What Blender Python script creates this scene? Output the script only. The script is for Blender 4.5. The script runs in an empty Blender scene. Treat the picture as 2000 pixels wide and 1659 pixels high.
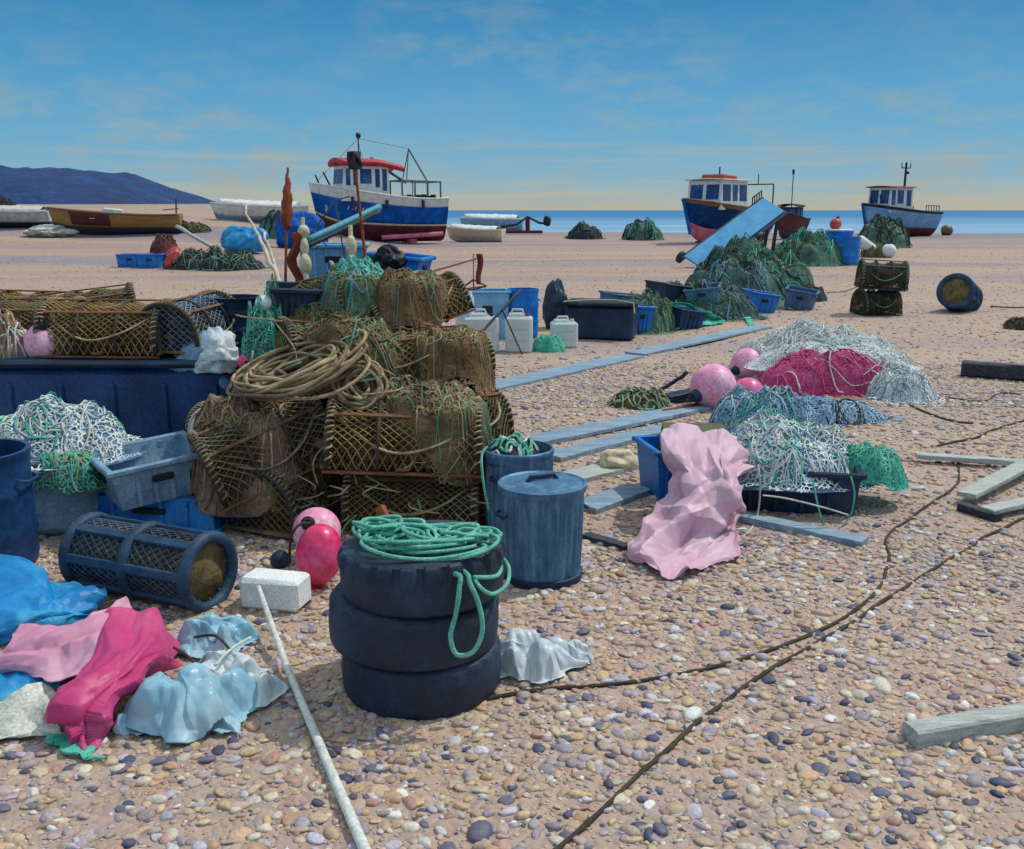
import bpy, math, random
import numpy as np
from mathutils import Vector, Matrix, Euler, noise
RND = random.Random(11)
PI = math.pi
scene = bpy.context.scene
COL = scene.collection

# ------------------------------------------------------------------ camera maths
F, CX, CY, CAMH = 1900.0, 1000.0, 829.5, 1.8
PITCH = math.atan2(829.5 - 411.0, F)
CAM = Vector((0, 0, CAMH))
FWD = Vector((0, math.cos(PITCH), -math.sin(PITCH)))
UPV = Vector((0, math.sin(PITCH), math.cos(PITCH)))

def ray(px, py):
    return FWD + Vector((1, 0, 0)) * ((px - CX) / F) + UPV * (-(py - CY) / F)
def at(px, py, Y):
    v = ray(px, py); return CAM + v * (Y / v.y)
def onz(px, py, z=0.0):
    v = ray(px, py); return CAM + v * ((z - CAMH) / v.z)
def sm(a):
    a = max(0.0, min(1.0, a)); return a * a * (3 - 2 * a)
def shore(x):
    return 84 - 4 * sm((x - 5) / 30) + 8 * sm((-x - 2) / 20)
def gz(x, y):
    z = 2.15 * sm((-x - 5) / 11) * sm((y - 33) / 32)
    if 3 < y < 60:
        z += 0.035 * noise.noise(Vector((x * .45, y * .4, 3.1))) * sm((y - 3) / 4)
    if y > 16:
        z += .11 * noise.noise(Vector((x * .1, y * .28, 8))) * sm((y - 16) / 12) * sm((84 - y) / 10)
    s = shore(x)
    if y > s:
        z -= (y - s) * 0.1
    return max(z, -4)
def G(px, py):
    v = ray(px, py); t = 2.0 / v.y
    for _ in range(4000):
        p = CAM + v * t
        if p.z <= gz(p.x, p.y) or p.y > 130: break
        t += max(0.02, (p.z - gz(p.x, p.y)) * 1.5)
    p = CAM + v * t
    return Vector((p.x, p.y, gz(p.x, p.y)))
def P3(px, Y, z):
    return Vector(((px - 1000) / F * (Y * math.cos(PITCH) + (CAMH - z) * math.sin(PITCH)), Y, z))
def mpp(p):
    return (p - CAM).dot(FWD) / F

# ------------------------------------------------------------------ mesh builder
class MB:
    def __init__(s): s.v = []; s.f = []
    def add(s, vs, fs):
        o = len(s.v); s.v += [tuple(v) for v in vs]; s.f += [tuple(i + o for i in f) for f in fs]; return s
    def box(s, c, d, rot=None, bev=0.0):
        hx, hy, hz = d[0] / 2, d[1] / 2, d[2] / 2
        M = (Euler(rot).to_matrix() if rot else Matrix.Identity(3)); c = Vector(c)
        if bev <= 0: bev = min(hx, hy, hz) * .06
        b = min(bev, hx * .9, hy * .9, hz * .9)
        vs = []; idx = {}
        for sx in (-1, 1):
            for sy in (-1, 1):
                for sz in (-1, 1):
                    for a in range(3):
                        q = [sx * hx, sy * hy, sz * hz]
                        for k in range(3):
                            if k != a: q[k] -= (sx, sy, sz)[k] * b
                        idx[(sx, sy, sz, a)] = len(vs); vs.append(c + M @ Vector(q))
        fs = []
        for a in range(3):
            o1, o2 = (a + 1) % 3, (a + 2) % 3
            for sg in (-1, 1):
                f = []
                for (p, q) in ((-1, -1), (1, -1), (1, 1), (-1, 1)):
                    k = [0, 0, 0]; k[a] = sg; k[o1] = p; k[o2] = q
                    f.append(idx[(k[0], k[1], k[2], a)])
                fs.append(f if sg > 0 else f[::-1])
        for a in range(3):
            o1, o2 = (a + 1) % 3, (a + 2) % 3
            for p in (-1, 1):
                for q in (-1, 1):
                    k0 = [0, 0, 0]; k1 = [0, 0, 0]; k0[a] = -1; k1[a] = 1
                    k0[o1] = k1[o1] = p; k0[o2] = k1[o2] = q
                    f = [idx[(*k0, o1)], idx[(*k1, o1)], idx[(*k1, o2)], idx[(*k0, o2)]]
                    fs.append(f if p * q > 0 else f[::-1])
        for sx in (-1, 1):
            for sy in (-1, 1):
                for sz in (-1, 1):
                    f = [idx[(sx, sy, sz, a)] for a in range(3)]
                    fs.append(f if sx * sy * sz > 0 else f[::-1])
        return s.add(vs, fs)
    def tube(s, pts, r, n=6, closed=False, caps=True):
        pts = [Vector(p) for p in pts]; m = len(pts)
        if m < 2: return s
        rs = r if isinstance(r, (list, tuple)) else [r] * m
        rings = []; nrm = None
        for i in range(m):
            a = pts[i - 1] if (i > 0 or closed) else pts[i]
            b = pts[(i + 1) % m] if (i < m - 1 or closed) else pts[i]
            t = b - a
            if t.length < 1e-9: t = Vector((0, 0, 1))
            t.normalize()
            if nrm is None:
                nrm = t.cross(Vector((0, 0, 1)))
                if nrm.length < .1: nrm = t.cross(Vector((1, 0, 0)))
            nrm = nrm - t * nrm.dot(t)
            if nrm.length < 1e-6: nrm = t.orthogonal()
            nrm.normalize(); bn = t.cross(nrm)
            rings.append([pts[i] + (nrm * math.cos(2 * PI * k / n) + bn * math.sin(2 * PI * k / n)) * rs[i] for k in range(n)])
        vs = [v for rg in rings for v in rg]; fs = []
        for i in range(m if closed else m - 1):
            j = (i + 1) % m
            for k in range(n):
                fs.append((i * n + k, i * n + (k + 1) % n, j * n + (k + 1) % n, j * n + k))
        if caps and not closed:
            fs.append(tuple(range(n))[::-1]); fs.append(tuple((m - 1) * n + k for k in range(n)))
        return s.add(vs, fs)
    def lathe(s, prof, n=32, M=None, fn=None, closed=False, caps=True):
        M = M or Matrix.Identity(4); vs = []; fs = []; m = len(prof)
        for i, (r, z) in enumerate(prof):
            for k in range(n):
                a = 2 * PI * k / n; rr = r * (fn(i, k, a) if fn else 1)
                vs.append(M @ Vector((rr * math.cos(a), rr * math.sin(a), z)))
        for i in range(m if closed else m - 1):
            j = (i + 1) % m
            for k in range(n):
                fs.append((i * n + k, i * n + (k + 1) % n, j * n + (k + 1) % n, j * n + k))
        if not closed and caps:
            if prof[0][0] > 1e-5: fs.append(tuple(range(n))[::-1])
            if prof[-1][0] > 1e-5: fs.append(tuple((m - 1) * n + k for k in range(n)))
        return s.add(vs, fs)
    def ball(s, c, rad, seed=0, amp=0.0, nu=24, nv=14, freq=1.5, flat=None, ridged=0.0, M=None):
        vs = []; fs = []; c = Vector(c)
        rx, ry, rz = rad if isinstance(rad, (tuple, list)) else (rad, rad, rad)
        for j in range(nv + 1):
            th = PI * j / nv
            for i in range(nu):
                a = 2 * PI * i / nu
                d = Vector((math.sin(th) * math.cos(a), math.sin(th) * math.sin(a), math.cos(th)))
                k = 1.0
                if amp: k += amp * noise.noise(d * freq + Vector((seed * 7.3, 1.7, seed)))
                if ridged:
                    wv = Vector((noise.noise(d * 1.1 + Vector((seed, 0, 0))), noise.noise(d * 1.1 + Vector((0, seed, 3))), noise.noise(d * 1.1 + Vector((2, 0, seed))))) * .5
                    q = noise.noise((d + wv) * freq * 1.25 + Vector((seed, seed * 3.1, 5))); k += ridged * (0.4 - 1.7 * abs(q))
                    q = noise.noise((d + wv) * freq * 2.9 + Vector((seed * 2, 9, seed))); k += ridged * .33 * (0.4 - 1.9 * abs(q))
                p = Vector((d.x * rx * k, d.y * ry * k, d.z * rz * k))
                if M: p = M @ p
                p = p + c
                if flat is not None and p.z < flat: p.z = flat
                vs.append(p)
        for j in range(nv):
            for i in range(nu):
                fs.append((j * nu + i, (j + 1) * nu + i, (j + 1) * nu + (i + 1) % nu, j * nu + (i + 1) % nu))
        return s.add(vs, fs)
    def grid(s, rows):
        nv = len(rows); nu = len(rows[0])
        return s.add([p for r in rows for p in r],
                     [(j * nu + i, j * nu + i + 1, (j + 1) * nu + i + 1, (j + 1) * nu + i) for j in range(nv - 1) for i in range(nu - 1)])
    def data(s, name, mat, smooth=True, angle=35):
        me = bpy.data.meshes.new(name); me.from_pydata(s.v, [], s.f); me.update()
        if mat: me.materials.append(mat)
        if smooth:
            me.polygons.foreach_set('use_smooth', [True] * len(me.polygons))
            if angle < 179: me.set_sharp_from_angle(angle=math.radians(angle))
        return me
    def build(s, name, mat, parent=None, smooth=True, angle=35, thick=0, label=None):
        o = bpy.data.objects.new(name, s.data(name, mat, smooth, angle)); COL.objects.link(o)
        if parent: o.parent = parent
        if label: o['label'] = label
        if thick:
            md = o.modifiers.new('thickness', 'SOLIDIFY'); md.thickness = thick; md.offset = 0
        return o

LABELS = {}
def tag(o, label, cat, group=None):
    o['label'] = label; o['category'] = cat
    if group: o['group'] = group
    LABELS.setdefault(label, []).append(o)
    return o
def thing(name, label, cat, loc=(0, 0, 0), rot=(0, 0, 0), group=None):
    o = bpy.data.objects.new(name, None); COL.objects.link(o); o.empty_display_size = .1
    o.location = loc; o.rotation_euler = rot
    return tag(o, label, cat, group)
def struct(o): o['kind'] = 'structure'; return o
def dup(root, loc, rot, label, scale=None, group=None):
    r = root.copy(); COL.objects.link(r); r.location = loc; r.rotation_euler = rot
    if scale: r.scale = scale
    for ch in list(root.children):
        c = ch.copy(); COL.objects.link(c); c.parent = r
        for g in ch.children:
            d = g.copy(); COL.objects.link(d); d.parent = c
    r['label'] = label; LABELS.setdefault(label, []).append(r)
    if group: r['group'] = group
    return r

# ------------------------------------------------------------------ materials
def lin(c):
    return tuple(((x / 255) / 12.92 if x <= 10 else (((x / 255) + .055) / 1.055) ** 2.4) for x in c)
def M(name, cols, scale=6, rough=.7, bump=.15, bscale=60, metal=0, spec=.4, transl=0, fine=.25, stretch=None, coat=0):
    m = bpy.data.materials.new(name); m.use_nodes = True
    nt = m.node_tree; N = nt.nodes; L = nt.links; bs = N['Principled BSDF']; out = N['Material Output']
    tc = N.new('ShaderNodeTexCoord'); mp = N.new('ShaderNodeMapping')
    if stretch: mp.inputs['Scale'].default_value = stretch
    L.new(tc.outputs['Object'], mp.inputs[0])
    n1 = N.new('ShaderNodeTexNoise'); n1.inputs['Scale'].default_value = scale; n1.inputs['Detail'].default_value = 6
    n1.inputs['Roughness'].default_value = .65; L.new(mp.outputs[0], n1.inputs['Vector'])
    rp = N.new('ShaderNodeValToRGB'); cr = rp.color_ramp
    cols = [lin(c) for c in cols]
    if len(cols) == 1:
        c = cols[0]; cols = [tuple(x * .72 for x in c), c, tuple(min(1, x * 1.15) for x in c)]
    k = len(cols)
    for i, c in enumerate(cols):
        pos = .3 + .4 * i / (k - 1)
        e = cr.elements[i] if i < 2 else cr.elements.new(pos)
        e.position = pos; e.color = (*c, 1)
    # fix positions of the first two stops after adding others
    L.new(n1.outputs['Fac'], rp.inputs[0])
    n2 = N.new('ShaderNodeTexNoise'); n2.inputs['Scale'].default_value = bscale; n2.inputs['Detail'].default_value = 4
    L.new(mp.outputs[0], n2.inputs['Vector'])
    mr = N.new('ShaderNodeMapRange'); mr.inputs['From Min'].default_value = .3; mr.inputs['From Max'].default_value = .7
    mr.inputs['To Min'].default_value = 1 - fine; mr.inputs['To Max'].default_value = 1 + fine
    L.new(n2.outputs['Fac'], mr.inputs[0])
    mx = N.new('ShaderNodeMix'); mx.data_type = 'RGBA'; mx.blend_type = 'MULTIPLY'; mx.inputs[0].default_value = 1
    L.new(rp.outputs[0], mx.inputs[6]); L.new(mr.outputs[0], mx.inputs[7])
    L.new(mx.outputs[2], bs.inputs['Base Color'])
    r2 = N.new('ShaderNodeMapRange'); r2.inputs['To Min'].default_value = max(.03, rough - .15); r2.inputs['To Max'].default_value = min(1, rough + .15)
    L.new(n1.outputs['Fac'], r2.inputs[0]); L.new(r2.outputs[0], bs.inputs['Roughness'])
    bs.inputs['Metallic'].default_value = metal; bs.inputs['Specular IOR Level'].default_value = spec
    if coat: bs.inputs['Coat Weight'].default_value = coat
    if bump:
        bp = N.new('ShaderNodeBump'); bp.inputs['Strength'].default_value = bump; bp.inputs['Distance'].default_value = .01
        L.new(n2.outputs['Fac'], bp.inputs['Height']); L.new(bp.outputs[0], bs.inputs['Normal'])
    if transl:
        tr = N.new('ShaderNodeBsdfTranslucent'); ms = N.new('ShaderNodeMixShader'); ms.inputs[0].default_value = transl
        L.new(mx.outputs[2], tr.inputs[0]); L.new(bs.outputs[0], ms.inputs[1]); L.new(tr.outputs[0], ms.inputs[2]); L.new(ms.outputs[0], out.inputs[0])
    return m

def NM(name, cols, cell=24, width=.09, scale=5):
    mt = M(name, cols, scale, .8, .3, 90, transl=.1)
    nt = mt.node_tree; N = nt.nodes; L = nt.links
    tc = N.new('ShaderNodeTexCoord'); ns = N.new('ShaderNodeTexNoise'); ns.inputs['Scale'].default_value = 5; ns.inputs['Detail'].default_value = 3
    L.new(tc.outputs['Object'], ns.inputs['Vector'])
    ad = N.new('ShaderNodeMix'); ad.data_type = 'RGBA'; ad.blend_type = 'ADD'; ad.inputs[0].default_value = .12; ad.clamp_result = False
    L.new(tc.outputs['Object'], ad.inputs[6]); L.new(ns.outputs['Color'], ad.inputs[7])
    v = N.new('ShaderNodeTexVoronoi'); v.feature = 'DISTANCE_TO_EDGE'; v.inputs['Scale'].default_value = cell; L.new(ad.outputs[2], v.inputs['Vector'])
    lt = N.new('ShaderNodeMath'); lt.operation = 'GREATER_THAN'; lt.inputs[1].default_value = width; L.new(v.outputs['Distance'], lt.inputs[0])
    out = N['Material Output']; src = out.inputs[0].links[0].from_socket
    tr = N.new('ShaderNodeBsdfTransparent'); mx = N.new('ShaderNodeMixShader'); L.new(lt.outputs[0], mx.inputs[0]); L.new(src, mx.inputs[1]); L.new(tr.outputs[0], mx.inputs[2]); L.new(mx.outputs[0], out.inputs[0])
    return mt
m = {}
m['N_white'] = NM('white_net_mesh', [(190, 205, 212), (225, 230, 228), (240, 242, 240)], 30, .085)
m['N_teal'] = NM('teal_net_mesh', [(50, 150, 130), (90, 195, 170), (130, 212, 194)], 32, .07)
m['N_blue'] = NM('blue_net_mesh', [(80, 125, 165), (130, 165, 192), (170, 195, 205)], 26, .1)
m['N_brown'] = NM('brown_net_mesh', [(90, 66, 40), (140, 112, 74), (170, 146, 108)], 34, .065)
m['N_olive'] = NM('olive_net_mesh', [(76, 80, 44), (120, 118, 72), (150, 150, 104)], 34, .065)
m['N_green'] = NM('green_net_mesh', [(40, 84, 76), (74, 124, 108), (110, 150, 130)], 26, .07)
m['N_crimson'] = NM('magenta_net_mesh', [(150, 30, 84), (184, 52, 110), (214, 120, 160)], 26, .07)
m['rubber'] = M('tyre_rubber', [(20, 32, 48), (30, 46, 66), (50, 70, 92)], 5, .62, .2, 120)
m['tealrope'] = M('teal_rope', [(70, 160, 138), (108, 194, 170), (146, 212, 194)], 16, .85, .9, 220, fine=.4)
m['tealnet'] = M('teal_net', [(45, 140, 120), (70, 185, 160), (120, 210, 190)], 9, .7, .4, 120, transl=.15)
m['whiterope'] = M('white_rope', [(165, 165, 155), (205, 205, 195), (225, 225, 220)], 10, .75, .4, 160)
m['whitenet'] = M('white_net', [(184, 200, 206), (220, 228, 228), (240, 242, 240)], 7, .7, .4, 90, transl=.2)
m['bluenet'] = M('blue_grey_net', [(60, 95, 135), (100, 140, 175), (150, 180, 195)], 7, .7, .5, 90)
m['tanrope'] = M('tan_rope', [(120, 96, 66), (168, 146, 112), (196, 178, 146)], 10, .8, .5, 150)
m['oldrope'] = M('weathered_rope', [(84, 70, 54), (130, 112, 88), (158, 142, 118)], 9, .85, .5, 150)
m['greenrope'] = M('dull_green_rope', [(70, 96, 74), (105, 140, 112), (130, 170, 145)], 9, .8, .4, 150)
m['darkrope'] = M('tarred_rope', [(38, 32, 26), (62, 54, 44), (86, 76, 60)], 14, .85, .4, 150)
m['creelnet'] = M('creel_netting', [(110, 92, 52), (148, 124, 76), (176, 156, 108)], 6, .85, .3, 90)
m['creelteal'] = M('creel_netting_green', [(104, 96, 60), (136, 124, 84), (116, 152, 126)], 3, .85, .3, 90)
m['creeldark'] = M('creel_inner_net', [(66, 48, 30), (98, 74, 46), (124, 100, 64)], 6, .9, .3, 80)
m['creelwood'] = M('creel_wood', [(84, 54, 38), (128, 82, 56), (158, 112, 80)], 7, .8, .4, 60, stretch=(1, 6, 6))
m['hoop'] = M('creel_hoop', [(40, 38, 34), (64, 58, 48), (92, 84, 66)], 8, .75, .3, 90)
m['potdark'] = M('pot_rubber_blue', [(18, 40, 60), (34, 64, 92), (56, 88, 114)], 8, .6, .3, 70)
m['potnet'] = M('pot_net_blue', [(34, 46, 68), (60, 78, 104), (96, 104, 104)], 9, .8, .4, 60)
m['weed'] = M('pot_fouling', [(70, 64, 46), (112, 96, 62), (140, 120, 78)], 14, .9, .6, 60)
m['navy'] = M('navy_plastic', [(10, 40, 74), (16, 58, 104), (30, 78, 128)], 2.5, .5, .08, 40)
m['darknavy'] = M('dark_navy_plastic', [(10, 28, 46), (16, 42, 68), (32, 62, 90)], 3, .55, .1, 50)
m['blue'] = M('bright_blue_plastic', [(8, 92, 166), (16, 116, 200), (50, 142, 212)], 4, .45, .08, 50)
m['ltblue'] = M('light_blue_plastic', [(94, 150, 192), (124, 176, 210), (150, 196, 220)], 4, .5, .08, 50)
m['greyblue'] = M('grey_blue_plastic', [(84, 120, 150), (116, 150, 176), (150, 178, 196)], 4, .5, .1, 60)
m['slate'] = M('slate_blue_plastic', [(50, 84, 116), (72, 106, 140), (104, 136, 162)], 4, .5, .1, 60)
m['azure'] = M('azure_tarpaulin', [(10, 110, 175), (30, 140, 205), (80, 180, 215)], 3, .5, .2, 40, transl=.1, fine=.05)
m['magenta'] = M('magenta_sheet', [(196, 48, 112), (214, 68, 132), (224, 100, 152)], 2, .45, .06, 50, transl=.2, fine=.05)
m['pink'] = M('pink_sheet', [(216, 140, 174), (228, 162, 190), (236, 186, 206)], 2, .45, .06, 40, transl=.2, fine=.05)
m['palepink'] = M('pale_pink_sheet', [(216, 168, 190), (228, 188, 206), (234, 204, 216)], 1.5, .45, .12, 40, transl=.2, fine=.05)
m['buoy'] = M('pink_buoy_vinyl', [(206, 72, 128), (224, 96, 148), (232, 140, 176)], 4, .38, .05, 40, spec=.5)
m['buoyfade'] = M('faded_pink_buoy_vinyl', [(222, 120, 166), (234, 160, 190), (240, 205, 215)], 4, .45, .05, 40)
m['buoyred'] = M('red_pink_buoy_vinyl', [(196, 30, 84), (220, 48, 106), (232, 96, 140)], 4, .35, .05, 40, spec=.5)
m['buoywhite'] = M('white_buoy_vinyl', [(196, 208, 214), (224, 230, 232)], 4, .4, .05, 40)
m['crimson'] = M('magenta_net_bag', [(176, 48, 108), (206, 78, 136), (222, 124, 166)], 8, .7, .4, 60, transl=.1)
m['redbuoy'] = M('red_float', [(176, 60, 66), (198, 84, 84)], 4, .45, .05, 40)
m['poly'] = M('polystyrene', [(196, 206, 206), (222, 228, 226), (236, 238, 234)], 6, .85, .25, 120)
m['plasticbag'] = M('white_plastic_bag', [(200, 220, 230), (222, 232, 236), (238, 242, 242)], 3, .36, .05, 30, transl=.25, fine=.05)
m['bluebag'] = M('pale_blue_bag', [(130, 192, 220), (168, 212, 230), (204, 226, 234)], 3, .34, .05, 45, transl=.25, fine=.05)
m['canvas'] = M('grey_white_canvas', [(150, 158, 150), (188, 192, 182), (208, 208, 198)], 5, .85, .3, 80)
m['jerry'] = M('white_jerrycan', [(200, 212, 216), (222, 228, 228), (234, 236, 232)], 2, .5, .02, 20, transl=.3, fine=.06)
m['galv'] = M('galvanised_blue_bin', [(52, 90, 122), (74, 116, 150), (110, 148, 176)], 5, .5, .12, 60, metal=.35, stretch=(4, 4, 1))
m['galvdark'] = M('dark_bin_band', [(22, 36, 66), (34, 52, 88)], 5, .5, .1, 60, metal=.2)
m['black'] = M('black_plastic', [(20, 22, 28), (34, 36, 44)], 5, .55, .1, 60)
m['blackwood'] = M('tarred_timber', [(26, 28, 36), (42, 46, 58), (70, 76, 90)], 5, .6, .35, 50, stretch=(1, 8, 8))
m['greywood'] = M('weathered_grey_timber', [(140, 146, 142), (172, 178, 172), (196, 200, 194)], 5, .85, .4, 50, stretch=(1, 9, 9))
m['bluewood'] = M('blue_grey_weathered_timber', [(96, 122, 144), (128, 152, 172), (164, 180, 190)], 3, .85, .4, 40, stretch=(1, 9, 9))
m['rustwood'] = M('rust_brown_timber', [(110, 50, 34), (150, 72, 50), (172, 94, 68)], 6, .8, .4, 60, stretch=(6, 6, 1))
m['rust'] = M('rust', [(86, 40, 22), (126, 62, 32), (150, 84, 48)], 12, .9, .3, 80)
m['whitepaint'] = M('white_paint', [(186, 190, 190), (214, 216, 214), (228, 228, 224)], 4, .5, .06, 40)
m['whitepole'] = M('white_pole_paint', [(176, 180, 172), (206, 210, 204), (222, 222, 214)], 12, .6, .2, 60)
m['boatblue'] = M('boat_blue_paint', [(2, 62, 128), (4, 86, 172), (20, 112, 200)], 1.4, .6, .03, 20, spec=.15)
m['boatnavy'] = M('boat_navy_paint', [(2, 34, 70), (4, 54, 108), (14, 76, 132)], 1.4, .65, .03, 20, spec=.1)
m['boatsky'] = M('boat_sky_blue_paint', [(84, 138, 188), (112, 162, 206), (140, 184, 214)], 1.4, .45, .05, 20)
m['antifoul'] = M('maroon_antifouling', [(62, 22, 28), (92, 32, 38), (120, 52, 54)], 2, .75, .15, 30)
m['antipink'] = M('pink_antifouling', [(170, 70, 90), (200, 104, 128), (214, 130, 150)], 2, .7, .15, 30)
m['redpaint'] = M('red_roof_paint', [(140, 26, 34), (174, 42, 50), (196, 74, 82)], 1.6, .5, .08, 30)
m['orangepaint'] = M('orange_roof_paint', [(150, 56, 28), (184, 80, 44)], 2, .55, .08, 30)
m['brownrail'] = M('varnished_brown_rail', [(96, 70, 44), (128, 98, 64)], 4, .55, .2, 30)
m['greymetal'] = M('grey_metal', [(78, 88, 96), (110, 120, 128)], 5, .5, .1, 50, metal=.4)
m['darkmetal'] = M('dark_metal', [(30, 34, 42), (52, 58, 68)], 5, .55, .1, 50, metal=.3)
m['glass'] = M('cabin_glass', [(18, 44, 92), (34, 70, 124), (70, 116, 160)], 1.2, .3, 0, 20, spec=.35)
m['brownwood'] = M('brown_boat_planks', [(120, 84, 44), (152, 114, 66), (170, 136, 84)], 2, .7, .2, 20, stretch=(.4, 2, 6))
m['maroon'] = M('maroon_paint', [(70, 26, 38), (96, 38, 50)], 2, .6, .1, 20)
m['cream'] = M('cream_paint', [(196, 184, 152), (216, 206, 178)], 3, .6, .1, 30)
m['greennet'] = M('dark_green_net', [(40, 68, 64), (72, 106, 94), (112, 136, 108)], 5, .9, .5, 40)
m['olivenet'] = M('olive_net', [(52, 54, 34), (86, 84, 52), (116, 110, 74)], 5, .9, .5, 40)
m['darknet'] = M('blackish_net', [(20, 26, 34), (36, 44, 54), (60, 70, 78)], 5, .9, .5, 40)
m['brownnet'] = M('brown_net', [(74, 52, 36), (112, 84, 58), (146, 118, 90)], 6, .9, .5, 40)
m['mauvenet'] = M('mauve_brown_net', [(92, 70, 62), (136, 110, 98), (166, 142, 128)], 6, .9, .5, 40)
m['rustflag'] = M('rust_brown_flag', [(110, 46, 26), (146, 66, 38)], 6, .85, .3, 60)
m['darkflag'] = M('black_flag_cloth', [(34, 36, 50), (54, 56, 72)], 6, .85, .3, 60)
m['tealpaint'] = M('teal_metal_paint', [(60, 130, 150), (92, 164, 182)], 3, .55, .1, 40)
m['rampblue'] = M('pale_blue_ramp_sheet', [(70, 138, 186), (88, 154, 198), (104, 166, 204)], 1.4, .75, 0, 6, spec=.1, fine=.08)
m['olivepaint'] = M('olive_box', [(70, 76, 48), (96, 100, 66)], 3, .75, .2, 40)
m['redtip'] = M('red_cap', [(180, 20, 30), (206, 36, 40)], 4, .5, .05, 40)

# ------------------------------------------------------------------ shapes shared by many things
def local(root, p):
    return root.matrix_world.inverted() @ Vector(p)

def heap(name, label, cat, loc, rx, ry, h, base, strands, seed=0, rot=0, group=None, n=60, r=.006, lump=.35, freq=2.6, loops=.5, parts=('net_mass', 'loose_twine'), nu=72, nv=26, steep=.62, skirt=0.0, net=None):
    """A mound: a lumpy net surface and loose strands lying over it."""
    t = thing(name, label, cat, loc, (0, 0, rot), group)
    rr = random.Random(seed * 13 + 5)
    S = max(rx, ry)
    def hf(x, y):
        a = math.atan2(y / ry, x / rx)
        edge = 1 + .22 * noise.noise(Vector((math.cos(a) * 1.3, math.sin(a) * 1.3, seed * 3.7)))
        d = math.hypot(x / rx, y / ry) / edge
        if d >= 1: return -.012 - skirt * min(1, (d - 1) * 4) - .06 * skirt * noise.noise(Vector((a * 3, d * 3, seed)))
        q = Vector((x / S * freq, y / S * freq, seed * 5.1))
        k = 1 + lump * noise.noise(q) + lump * .6 * noise.noise(q * 2.3) + lump * .3 * noise.noise(q * 5.1)
        return h * (1 - d ** 2.8) ** steep * max(.3, k) - .012
    mb = MB(); rows = []
    for j in range(nv + 1):
        f = (j / nv) ** .8 * 1.25; row = []
        for i in range(nu + 1):
            a = 2 * PI * i / nu
            x, y = rx * f * math.cos(a), ry * f * math.sin(a)
            row.append(Vector((x, y, hf(x, y))))
        rows.append(row)
    mb.grid(rows).build(parts[0], base, t, angle=180)
    if net:
        nrows = []
        for j in range(nv + 1):
            f = (j / nv) ** .8 * 1.3; row = []
            for i in range(nu + 1):
                a = 2 * PI * i / nu
                x, y = rx * f * math.cos(a), ry * f * math.sin(a)
                z = hf(x, y) + .014 + .22 * h * max(0, noise.noise(Vector((x / S * 4 + 7, y / S * 4, seed)))) 
                row.append((x, y, z if skirt else max(z, .006)))
            nrows.append(row)
        MB().grid(nrows).build('draped_net', net, t, angle=180)
    for si, sm_ in enumerate(strands):
        mb = MB()
        cnt = n // len(strands)
        for _ in range(cnt):
            a = rr.uniform(0, 2 * PI); f = math.sqrt(rr.random()) * .95
            x, y = rx * f * math.cos(a), ry * f * math.sin(a)
            pts = []; ang = rr.uniform(0, 2 * PI); step = S * .06; lift = rr.uniform(.2, 1.6)
            curv = rr.choice((-1, 1)) * rr.uniform(.1, .45) if rr.random() < loops else rr.uniform(-.1, .1)
            k = rr.randint(9, 24); lb = rr.uniform(0, h * .14)
            for q in range(k):
                hz0 = hf(x, y); pts.append((x, y, (hz0 if skirt else max(0, hz0)) + r * lift + lb * math.sin(PI * q / (k - 1))))
                ang += curv + rr.uniform(-.22, .22)
                x += math.cos(ang) * step; y += math.sin(ang) * step
                if math.hypot(x / rx, y / ry) > (1.25 if skirt else 1.12): break
            if len(pts) > 2: mb.tube(pts, r * rr.uniform(.7, 1.25), 5)
        mb.build(parts[1], sm_, t, angle=180)
    return t, hf

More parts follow.
